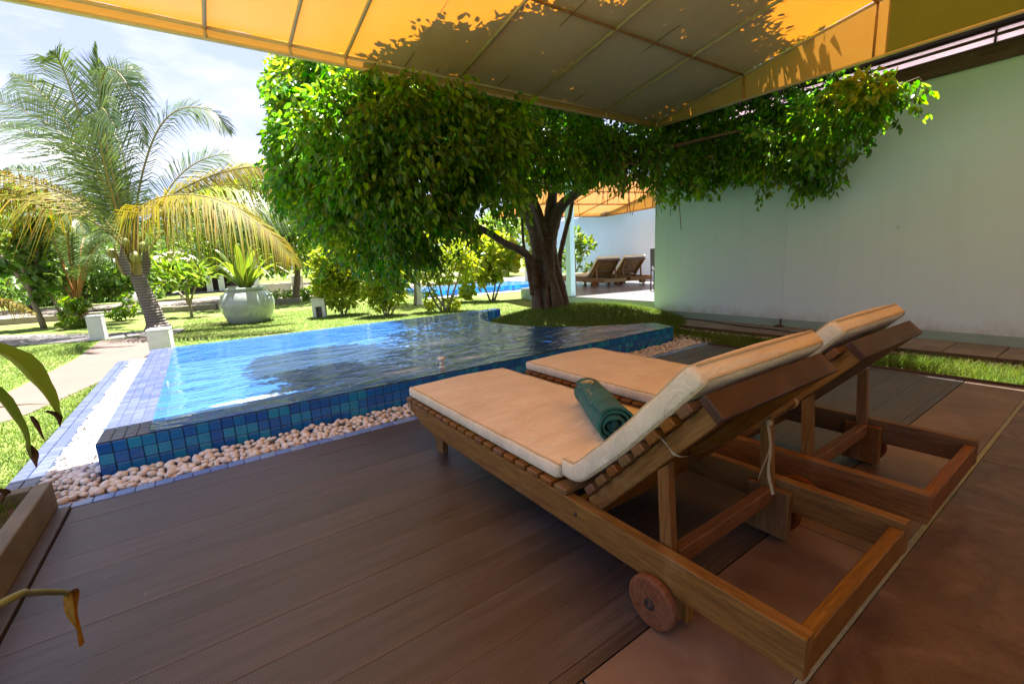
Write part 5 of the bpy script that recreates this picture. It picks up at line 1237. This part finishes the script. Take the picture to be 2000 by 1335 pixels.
for (r_, u_, d_, dr) in ((-.75, .92, .1, 0), (-.55, .75, -.3, .1), (-.12, 1.0, .2, 0), (.05, .95, -.2, 0), (.28, .95, .1, 0), (.55, .85, -.2, 0), (.75, .72, .2, .05), (.98, .55, -.1, .55), (.72, .5, -.35, .6), (-.62, .42, -.2, .75), (-.35, .8, .4, .1), (.4, .8, .5, .1), (-.9, .6, .3, .3), (.15, .7, .6, .2), (-.15, .65, -.5, .3), (.85, .6, .4, .4)):
    strap('leaf', [off(ucp, r_*.05, 0, d_*.05), off(ucp, r_*.3, u_*.5, d_*.3), off(ucp, r_*.68, u_*(.92), d_*.7), off(ucp, r_*1.05, u_*(1-.75*dr), d_*1.05)], .155, M['strap'], up_, 18, .2)

# ================================================================== POSTS, PATH LIGHT
def post(x, y, h, label, w=.165):
    e = empty('garden_post', (x, y, GZ), label, 'post', 'white garden posts')
    a = Matrix.Translation((x, y, 0)) @ Matrix.Rotation(R(-8), 4, 'Z')
    MB().box(-w, w, -w, w, GZ-.05, GZ+h-.03, .008, a).build('shaft', M['whitepaint'], e, loc=(x, y, 0))
    MB().box(-w-.002, w+.002, -w-.002, w+.002, GZ+h-.029, GZ+h, .006, a).build('cap', M['whitepaint'], e, loc=(x, y, 0))
post(-1.50, 10.25, .43, 'white rendered post left of the path, in front of the small palm', .098)
post(-0.50, 7.50, .35, 'squat white rendered post at the far left corner of the pool', .118)
bl = empty('path_light', (2.06, 10.15, GZ), 'low white path light with a dark slot, beside a leafy shrub', 'garden light')
mt = Matrix.Translation((2.06, 10.15, 0)) @ Matrix.Rotation(R(-20), 4, 'Z')
for bx_ in ((-.13, -.06, -.1, .1, GZ, .34), (.06, .13, -.1, .1, GZ, .34), (-.06, .06, .0, .1, GZ, .34), (-.06, .06, -.1, .0, .20, .34)): MB().box(*bx_, .004, mt).build('panel', M['whitepaint'], bl)
MB().box(-.14, .14, -.11, .11, .342, .372, .006, mt).build('cap', M['whitepaint'], bl)
MB().box(-.055, .055, -.004, .004, GZ+.01, .19, 0, mt).build('lens', M['greypave'], bl)

# ================================================================== SHRUBS AND SMALL TREES
def bush(name, label, cat, base, blobs, n, L, W, mat, stems, group=None, droop=.3, out=.6, shell=.35, sr=.02, smat='twig'):
    base = np.array([base[0], base[1], GZ]); e = empty(name, base, label, cat, group)
    bl_ = [(off(base, r_, u_, d_), rad) for (r_, u_, d_, rad) in blobs]
    for st_ in stems:
        pts = [off(base, *p) for p in st_]; MB().tube(spline(pts, 14), [sr*(1-.65*k/13) for k in range(14)], 7, True, .15).build('stem', M[smat], e, True)
    foliage('foliage', bl_, n, L, W, M[mat], e, droop, out, shell)
    return e
def S3(*a): return a
bush('leafy_shrub', 'dense lime green shrub just right of the path light', 'shrub', (2.50, 10.05), [(-.15, .95, 0, (.42, .4, .42)), (.2, .85, .1, (.42, .4, .45)), (0, 1.2, 0, (.36, .35, .3)), (.05, .45, 0, (.4, .36, .33)), (-.35, .65, 0, (.25, .3, .3)), (.38, 1.1, .2, (.25, .3, .3)), (-.3, 1.25, 0, (.2, .2, .2))], 4200, .10, .05, 'lime',
     [[(0, 0, 0), (.02, .4, 0), (.1, 1.0, 0)], [(0, 0, 0), (-.15, .35, 0), (-.3, .8, 0)], [(.05, 0, 0), (.2, .4, .1), (.35, .9, .1)]])
bush('leafy_shrub', 'upright bright green shrub under the hanging ficus boughs', 'shrub', (3.12, 9.05), [(0, .9, 0, (.36, .34, .4)), (.12, .55, 0, (.36, .34, .38)), (-.15, .5, 0, (.3, .3, .34)), (.15, 1.2, 0, (.3, .3, .28)), (.3, .85, 0, (.26, .26, .3)), (-.25, 1.1, 0, (.24, .25, .3))], 3900, .085, .045, 'lime',
     [[(0, 0, 0), (0, .4, 0), (0, 1.0, 0)], [(.03, 0, 0), (.15, .4, 0), (.3, .9, 0)], [(-.03, 0, 0), (-.12, .3, .05), (-.2, .8, 0)], [(.08, 0, .05), (.25, .25, 0), (.33, .5, 0)]])
bush('flowering_shrub', 'loose open shrub with several bare leaning stems left of the ficus trunk', 'shrub', (4.28, 8.55), [(-.42, .85, 0, (.22, .22, .25)), (-.2, 1.15, 0, (.3, .28, .25)), (.25, 1.2, .1, (.32, .3, .3)), (.5, .95, 0, (.25, .25, .3)), (0, .75, 0, (.22, .2, .2)), (-.5, 1.2, .2, (.25, .2, .25)), (.1, .15, 0, (.2, .18, .15)), (-.35, .3, 0, (.14, .14, .3))], 2400, .085, .042, 'lime',
     [[(0, 0, 0), (-.25, .4, 0), (-.5, .95, 0)], [(.03, 0, 0), (.05, .45, 0), (.3, 1.1, 0)], [(.02, 0, 0), (.2, .5, 0), (.55, 1.25, 0)], [(-.05, 0, 0), (-.12, .5, 0), (-.2, 1.15, 0)], [(-.12, 0, 0), (-.3, .3, 0), (-.38, .6, 0)]], None, .3, .6, .3, .03)
bush('sea_grape', 'sea grape bush with big round pale leaves behind the ficus trunk', 'shrub', (6.15, 9.6), [(-.35, .75, 0, (.4, .35, .4)), (.1, .9, 0, (.4, .4, .4)), (-.6, 1.15, .2, (.4, .35, .35)), (-.1, 1.4, 0, (.4, .35, .35)), (-.7, .35, 0, (.2, .2, .25)), (.45, 1.15, 0, (.3, .3, .4))], 620, .17, .17, 'lime',
     [[(-.1, 0, 0), (-.25, .4, 0), (-.5, 1.0, 0)], [(-.05, 0, 0), (.05, .5, 0), (0, 1.3, 0)], [(0, 0, 0), (.2, .5, 0), (.4, 1.1, 0)]], None, .1, .4, .3, .03)
bush('frangipani', 'young frangipani with pale forked stems left of the glazed urn', 'tree', (-0.22, 13.6), [(-.35, 1.15, 0, (.22, .2, .14)), (-.1, .95, 0, (.18, .18, .12)), (.1, .8, -.1, (.2, .18, .13)), (-.5, .85, .1, (.14, .14, .1)), (.4, 1.0, 0, (.2, .2, .15)), (.2, 1.2, .2, (.16, .16, .1)), (-.62, .78, 0, (.12, .1, .08))], 230, .24, .075, 'midgreen',
     [[(0, 0, 0), (-.03, .35, 0), (-.3, .75, 0), (-.35, 1.1, 0)], [(0, .3, 0), (.12, .55, 0), (.35, .95, 0)], [(-.02, .35, 0), (-.12, .6, .1), (-.5, .85, .1)], [(0, .32, 0), (.03, .6, -.1), (.1, .8, -.1)]], None, -.25, .9, .2, .035)
bush('sea_grape_sapling', 'thin sapling with round dark leaves in front of the brown kerb', 'tree', (-2.95, 14.2), [(-.2, 2.0, 0, (.3, .3, .3)), (.1, 1.7, 0, (.3, .3, .35)), (-.5, 1.35, 0, (.3, .25, .14)), (.3, 1.15, 0, (.3, .3, .25)), (.2, 2.3, .2, (.4, .3, .3)), (.05, .8, 0, (.15, .15, .12))], 560, .18, .17, 'darkgreen',
     [[(0, 0, 0), (-.12, .8, 0), (-.15, 1.6, 0), (-.25, 2.3, 0)], [(-.1, .8, 0), (-.35, 1.3, 0), (-.75, 1.9, 0)], [(-.12, 1.0, 0), (.15, 1.4, 0), (.3, 2.0, 0)]], None, .1, .3, .25, .06)
bush('sea_grape_sapling', 'short crooked sapling with a few round leaves right of the thin sapling', 'tree', (-2.60, 14.4), [(-.25, .75, 0, (.12, .1, .1)), (.15, .5, 0, (.14, .12, .1)), (-.35, 1.0, 0, (.22, .2, .2)), (.1, .25, 0, (.15, .12, .1))], 110, .16, .15, 'midgreen', [[(0, 0, 0), (-.1, .3, 0), (-.2, .6, 0), (-.35, 1.0, 0)], [(-.06, .2, 0), (.08, .4, 0), (.16, .5, 0)]], None, .1, .4, .2, .045)
bush('staked_sapling', 'tiny staked sapling with a round crown at the left edge', 'tree', (-4.15, 15.6), [(0, .62, 0, (.22, .2, .18)), (-.1, .85, 0, (.18, .15, .14))], 160, .15, .13, 'midgreen', [[(0, 0, 0), (0, .3, 0), (0, .6, 0)]], None, .2, .5, .2, .02)
bush('low_garden_plant', 'low sprawling plant with pink tinged leaves beside the kerb', 'plant', (-1.55, 14.3), [(-.2, .18, 0, (.25, .2, .12)), (.15, .28, 0, (.22, .2, .15)), (.1, .5, 0, (.1, .1, .12))], 320, .10, .05, 'midgreen', [[(0, 0, 0), (.05, .2, 0), (.1, .5, 0)]], None, .1, .7, .2, .012)
bush('low_garden_plant', 'low plant at the foot of the small palm', 'plant', (-2.25, 13.3), [(0, .12, 0, (.3, .2, .1)), (-.3, .45, .4, (.2, .2, .16))], 240, .12, .09, 'midgreen', [[(0, 0, 0), (-.1, .2, .1), (-.3, .45, .4)]], None, .1, .6, .2, .012)
bush('wall_shrub', 'young tree with whorled leaves against the white villa wall', 'tree', (9.2, 9.85), [(0, 1.1, 0, (.3, .25, .3)), (-.35, .95, 0, (.2, .2, .2)), (.35, 1.3, 0, (.22, .2, .25)), (0, 1.6, 0, (.25, .2, .22)), (-.15, .55, 0, (.15, .15, .14)), (.45, .6, 0, (.28, .2, .13))], 560, .15, .075, 'midgreen', [[(0, 0, 0), (.02, .6, 0), (0, 1.5, 0)], [(0, .5, 0), (.2, .9, 0), (.35, 1.3, 0)], [(0, .6, 0), (-.2, .8, 0), (-.35, 1.0, 0)]], None, 0, .8, .2, .025)
bush('pillar_shrub', 'yellow green leafy shrub between the pillar and the white villa wall', 'shrub', (8.2, 10.5), [(0, .9, 0, (.25, .25, .4)), (.05, 1.6, 0, (.25, .25, .4)), (-.05, 2.0, 0, (.22, .22, .3)), (.1, .5, 0, (.22, .2, .3))], 950, .13, .07, 'lime', [[(0, 0, 0), (.02, .9, 0), (0, 2.0, 0)]], None, .1, .6, .2, .03)
ct = empty('white_palm_stem', (4.52, 10.6, GZ), 'slim pale palm stem on the slope between the shrubs', 'tree')
palm_trunk(ct, [(4.5, 10.6, GZ), (4.53, 10.6, .5), (4.5, 10.6, 1.0)], .10, .075, M['whitepaint'])
MB().tube(spline([(4.40, 10.55, GZ), (4.45, 10.58, .4), (4.48, 10.6, .8)], 12), [.05-.002*k for k in range(12)], 8).build('trunk', M['twig'], ct, True)
for a in range(9):
    d_ = np.array([math.cos(a*.7), math.sin(a*.7), 0]); c_ = np.array([4.5, 10.6, 1.0])
    frond(ct, [c_, c_+d_*.25+UPv*.35, c_+d_*.7+UPv*.45, c_+d_*1.1+UPv*.1], .35, (M['rachis'], G), n=30, droop=.6, wid=.025)
# background trees : each its own trunk and crown
def far_tree(name, label, px, py_top, Y, rad_px, n, L, mat, hscale=1.0, sub=7):
    c = at(px, py_top, Y); g = np.array([c[0], c[1], GZ]); H_ = c[2]; s_ = Y/FPX*1.15; r_ = rad_px*s_
    e = empty(name, g, label, 'tree', 'trees beyond the garden')
    MB().tube(spline([g, g+np.array([.1*r_, 0, H_*.35]), g+np.array([-.05*r_, .1*r_, H_*.75])], 12), [.02*r_+.065-.004*k for k in range(12)], 8, True, .2).build('trunk', M['bark'], e, True)
    bl_ = []
    for k in range(sub):
        a = RS.rand()*6.283; q_ = RS.rand()**.6
        zz = H_*(.42+.5*RS.rand()); bl_.append((g+np.array([math.cos(a)*r_*.75*q_, math.sin(a)*r_*.75*q_, zz]), (r_*.5, r_*.5, min(r_*.42, H_*.24)*hscale)))
        if k < 3:
            p_ = bl_[-1][0]; MB().tube(spline([g+np.array([0, 0, H_*.4]), (g+np.array([0, 0, H_*.45])+p_)/2, p_], 8), [.07-.007*k2 for k2 in range(8)], 6).build('limb', M['bark'], e, True)
    foliage('crown', bl_, n, L, L*.5, M[mat], e, .2, .5, .35)
    return e
FT = [('broadleaf_tree', 'bright green tree showing between the palm and the ficus', 545, 360, 15.5, 95, 5200, .17, 'midgreen'),
      ('broadleaf_tree', 'mid green tree with loose crown right behind the palm', 440, 385, 20, 80, 3600, .2, 'midgreen'),
      ('broadleaf_tree', 'dark bushy tree behind the small palm', 120, 470, 20, 95, 4200, .2, 'darkgreen'),
      ('broadleaf_tree', 'light green tree at the far left edge', 10, 400, 24, 80, 3200, .24, 'midgreen'),
      ('broadleaf_tree', 'olive tree far behind the coconut palm crown', 235, 440, 30, 95, 3600, .28, 'darkgreen'),
      ('broadleaf_tree', 'low dark tree behind the beige parasol', 430, 450, 34, 80, 3400, .3, 'darkgreen'),
      ('broadleaf_tree', 'lime tree behind the dense shrubs', 700, 440, 17, 95, 4200, .18, 'lime'),
      ('broadleaf_tree', 'pale green tree seen under the ficus boughs', 900, 430, 19, 90, 3800, .2, 'lime'),
      ('broadleaf_tree', 'dark tree seen left of the ficus trunk', 985, 425, 24, 85, 3400, .25, 'midgreen'),
      ('broadleaf_tree', 'broad tree far behind the shrubs', 800, 440, 30, 110, 3600, .3, 'midgreen'),
      ('broadleaf_tree', 'far tree beyond the second pool', 600, 450, 36, 110, 3400, .34, 'darkgreen')]
for a in FT: far_tree(*a)
fw = MB()
P_, D_ = [], []
V, F = leaf_arrays(*(lambda n: (np.stack([RS.uniform(-90, 120, n), RS.uniform(52, 62, n), RS.rand(n)**.7*RS.uniform(2.2, 4.6, n)], 1), rand_dirs(n), rand_dirs(n)))(15000), .55+.2*RS.rand(15000), .3+.1*RS.rand(15000))
tag(link_mesh('far_woods', npmesh('far_woods', V, F, M['darkgreen'])), kind='stuff')
# hedges and boulder
def hedge(label, a, b, h, w, n, L, mat):
    c = (np.array(a)+np.array(b))/2; e = empty('hedge', (c[0], c[1], GZ), label, 'hedge'); bl_ = []
    for k in range(9):
        t = (k+.5)/9; p = np.array(a)+(np.array(b)-np.array(a))*t; bl_.append((np.array([p[0], p[1], GZ+h*.5]), (np.linalg.norm(np.array(b)-np.array(a))/12, w, h*.55)))
    foliage('foliage', bl_, n, L, L*.5, M[mat], e, 0, .6, .6)
hedge('low clipped hedge across the far lawn at the left', (-6.2, 27), (-1.5, 26), .6, .6, 2600, .16, 'darkgreen')
hedge('low planting along the foot of the far road behind the urn', (.9, 16.6), (5.5, 15.6), .35, .3, 2000, .11, 'midgreen')
rk = at(265, 575, 22); rV = lumpy(IV2, 3)*np.array([.42, .35, .36]); rV[:, 2] *= np.where(rV[:, 2] > 0, 1.35-.6*np.abs(rV[:, 0]), .4)
rke = link_mesh('boulder', npmesh('boulder', rV, IF2, M['rock'], None, False), None, (rk[0], rk[1], .12)); tag(rke, 'pale grey boulder on the far lawn left of the palm stem', 'boulder')

# ================================================================== PAVILION AND PARASOL
pv = at(345, 540, 29); px_, py_ = pv[0], pv[1]
pav = empty('garden_pavilion', (px_, py_, GZ), 'open garden pavilion with white columns behind the palm', 'pavilion')
MB().box(px_-4.5, px_+4.0, py_, py_+5, 2.05, 2.35).build('roof_slab', M['whitepaint'], pav)
MB().box(px_-4.5, px_+4.0, py_+4.6, py_+4.8, GZ, 2.05).build('back_wall', M['fascia'], pav)
for dx in (-3.9, -1.1, 1.35, 1.9, 3.6): MB().box(px_+dx-.14, px_+dx+.14, py_+.2, py_+.48, GZ, 2.05).build('column', M['whitepaint'], pav)
MB().box(px_-4.5, px_+4.0, py_, py_+5, GZ, .05).build('floor', M['greypave'], pav)
for dx in (-2.6, -.4, .6, 2.8):
    MB().box(px_+dx-.45, px_+dx+.45, py_+1.0, py_+1.7, .06, .75).build('counter', M['rattan'], pav)
pc = at(340, 505, 24)
pa = empty('parasol', (pc[0], pc[1], GZ), 'beige square parasol in front of the pavilion', 'parasol')
ph = at(340, 488, 24)[2]; pe = at(340, 511, 24)[2]; hw_ = 1.28
MB().tube([(pc[0], pc[1], GZ), (pc[0], pc[1], ph-.05)], .03, 8).build('pole', M['whitepaint'], pa)
q4 = [(pc[0]-hw_, pc[1]-.4, pe), (pc[0]+.3, pc[1]-hw_, pe), (pc[0]+hw_, pc[1]+.4, pe), (pc[0]-.3, pc[1]+hw_, pe)]; mm = MB()
for k in range(4): mm.quad(q4[k], q4[(k+1) % 4], (pc[0], pc[1], ph))
for k in range(4): a, b = q4[k], q4[(k+1) % 4]; mm.quad(a, b, (b[0], b[1], b[2]-.12), (a[0], a[1], a[2]-.12))
mm.build('canopy', M['parasol'], pa)
lw = at(560, 560, 19)
wl_ = empty('low_garden_wall', (lw[0], lw[1], GZ), 'low grey garden wall with a square pier behind the urn', 'wall')
MB().box(lw[0]-1.9, lw[0]+.2, lw[1]+.3, lw[1]+.55, GZ, .50).build('wall_run', M['whitepaint'], wl_)
MB().box(lw[0]+.25, lw[0]+.62, lw[1]+.1, lw[1]+.5, GZ, .75).build('pier', M['whitepaint'], wl_)

# ================================================================== NEIGHBOURING VILLA
TH = R(-12); ct_, st_ = math.cos(TH), math.sin(TH); NO = np.array([10.5, 8.15])
NM = Matrix.Translation((NO[0], NO[1], 0)) @ Matrix.Rotation(TH, 4, 'Z')
NZ = 0.22
nter = empty('raised_terrace', (8, 7, 0), 'raised polished terrace of the neighbouring villa with green plinth', 'terrace')
MB().prism([(5.965, 4.553), (5.965, 6.72), (7.0, 9.6), (10.9, 10.7), (13, 6.5), (13, 4.553)], 2, -0.04, NZ-.012).build('plinth', M['plinth'], nter)
MB().prism([(5.968, 4.556), (5.968, 6.717), (7.003, 9.595), (10.9, 10.69), (13, 6.5), (13, 4.556)], 2, NZ-.0115, NZ).build('floor_slab', M['polished'], nter)
MB().box(5.972, 6.10, 6.52, 6.66, NZ+.001, 3.1, .006).build('pillar', M['wall'], tag(empty('terrace_pillar', (6.06, 6.6, NZ), 'pale square pillar just behind the ficus trunk', 'pillar')))
nv = empty('neighbour_villa', (NO[0], NO[1], 0), 'white wall and dark eave of the neighbouring villa', 'house')
MB().box(0, .25, -4.5, 3.6, NZ, 2.62, 0, NM).build('wall', M['whitewall'], nv)
MB().box(-.012, -.002, -4.5, 3.6, 2.40, 2.425, 0, NM).build('wall_rail', M['wheelwood'], nv)
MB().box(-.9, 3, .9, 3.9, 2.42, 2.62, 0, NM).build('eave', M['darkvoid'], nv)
MB().box(0, 5, 3.6, 8.5, GZ, 2.3, 0, NM).build('wall', M['whitewall'], nv)
# awning of the neighbour
nc = at(1183, 422, 9.3); na = empty('neighbour_awning', (nc[0], nc[1], nc[2]), 'orange awning over the neighbouring terrace', 'awning')
NA_ = Matrix.Translation(nc) @ Matrix.Rotation(TH, 4, 'Z')
def nq(name, pts, mat): m_ = MB(); m_.quad(*[tuple(NA_ @ Vector(p)) for p in pts]); return m_.build(name, mat, na)
nq('canvas', [(-3.4, 0, .07), (0, 0, .07), (0, -3, .54), (-3.4, -3, .54)], M['awning'])
nq('front_valance', [(-3.4, .004, -.02), (0, .004, -.02), (0, .004, .07), (-3.4, .004, .07)], M['valance'])
nq('side_panel', [(.004, 0, -.02), (.004, -3, -.02), (.004, -3, .55), (.004, 0, .07)], M['valance'])
for x in (0, -.85, -1.7, -2.55, -3.4): MB().tube([tuple(NA_ @ Vector((x, 0, .05))), tuple(NA_ @ Vector((x, -3, .52)))], .018, 6).build('rib', M['frame_rust'], na, True)
for y_ in (-1.0, -2.0, -2.98):
    MB().tube([tuple(NA_ @ Vector((-3.4, y_, .045-y_*.156))), tuple(NA_ @ Vector((0, y_, .045-y_*.156)))], .018, 6).build('purlin', M['frame_rust'], na, True)
    MB().tube([tuple(NA_ @ Vector((0, y_, .05-y_*.156))), tuple(NA_ @ Vector((0, y_, 0)))], .018, 6).build('upright', M['frame_rust'], na, True)
for (a, b) in (((-3.4, 0, 0), (0, 0, 0)), ((0, 0, 0), (0, -3, 0))): MB().tube([tuple(NA_ @ Vector(a)), tuple(NA_ @ Vector(b))], .02, 6).build('rail', M['frame_rust'], na, True)
# its loungers, cushions, towel
def place(tree, dx, dy, label):
    c = no_tie(tree)
    o0 = np.array([0.9, .31]); p = np.array([tree.location.x, tree.location.y])-o0
    c.location = (dx+p[0]*ct_-p[1]*st_, dy+p[0]*st_+p[1]*ct_, tree.location.z+NZ+.001); c.rotation_euler.z += TH; c['label'] = label; return c
place(lg, 7.86, 7.44, 'wooden lounger seen from behind on the neighbouring terrace, left one, towel on its cushion')
place(cu, 7.86, 7.44, 'cushion on the left lounger of the neighbouring terrace')
place(lg, 8.72, 7.36, 'wooden lounger seen from behind on the neighbouring terrace, right one by the chair')
place(cu, 8.72, 7.36, 'cushion on the right lounger of the neighbouring terrace')
place(tw, 7.86, 7.44, 'rolled green towel on the left lounger of the neighbouring terrace')
# chair half hidden by the wall end
ch = empty('terrace_chair', (7.96, 5.80, NZ), 'dark metal armchair half hidden behind the end of the villa wall', 'chair')
cm = Matrix.Translation((7.96, 5.80, NZ)) @ Matrix.Rotation(R(-60), 4, 'Z')
def cp_(*p): return [tuple(cm @ Vector(q_)) for q_ in p]
for sx in (-.26, .26):
    MB().tube(cp_((sx, .25, 0), (sx, .24, .42), (sx, .22, .64), (sx, .15, .66), (sx, -.22, .66)), .014, 8).build('arm_frame', M['metal_dark'], ch, True)
    MB().tube(cp_((sx, -.25, 0), (sx, -.22, .42), (sx, -.30, .85)), .014, 8).build('leg', M['metal_dark'], ch, True)
MB().box(-.25, .25, -.24, .24, .405, .435, .006, cm).build('seat', M['rattan'], ch)
MB().box(-.25, .25, -.30, -.275, .5, .86, .006, cm).build('backrest', M['rattan'], ch)
# second pool
n0 = np.array([6.95, 11.9]); npool = empty('second_pool', (8, 12.6, 0), 'second raised blue tiled pool, beyond the sea grape bush', 'swimming pool')
NP = Matrix.Translation((n0[0], n0[1], 0)) @ Matrix.Rotation(R(-10), 4, 'Z')
MB().box(-1.6, 2.6, 0, 2.6, GZ-.02, .17, .004, NP).build('rim_wall', mosaic('second_pool_tiles', .2, .09), npool)
MB().box(-1.62, 2.62, -.42, -.03, GZ, .0, .0, NP).build('pebble_margin', M['pebble'], npool)
m_ = MB(); m_.quad(*[tuple(NP @ Vector(p)) for p in ((-1.595, -.004, .178), (2.604, -.004, .178), (2.604, 2.6, .178), (-1.595, 2.6, .178))]); tag(m_.build('water', M['water']), kind='structure')
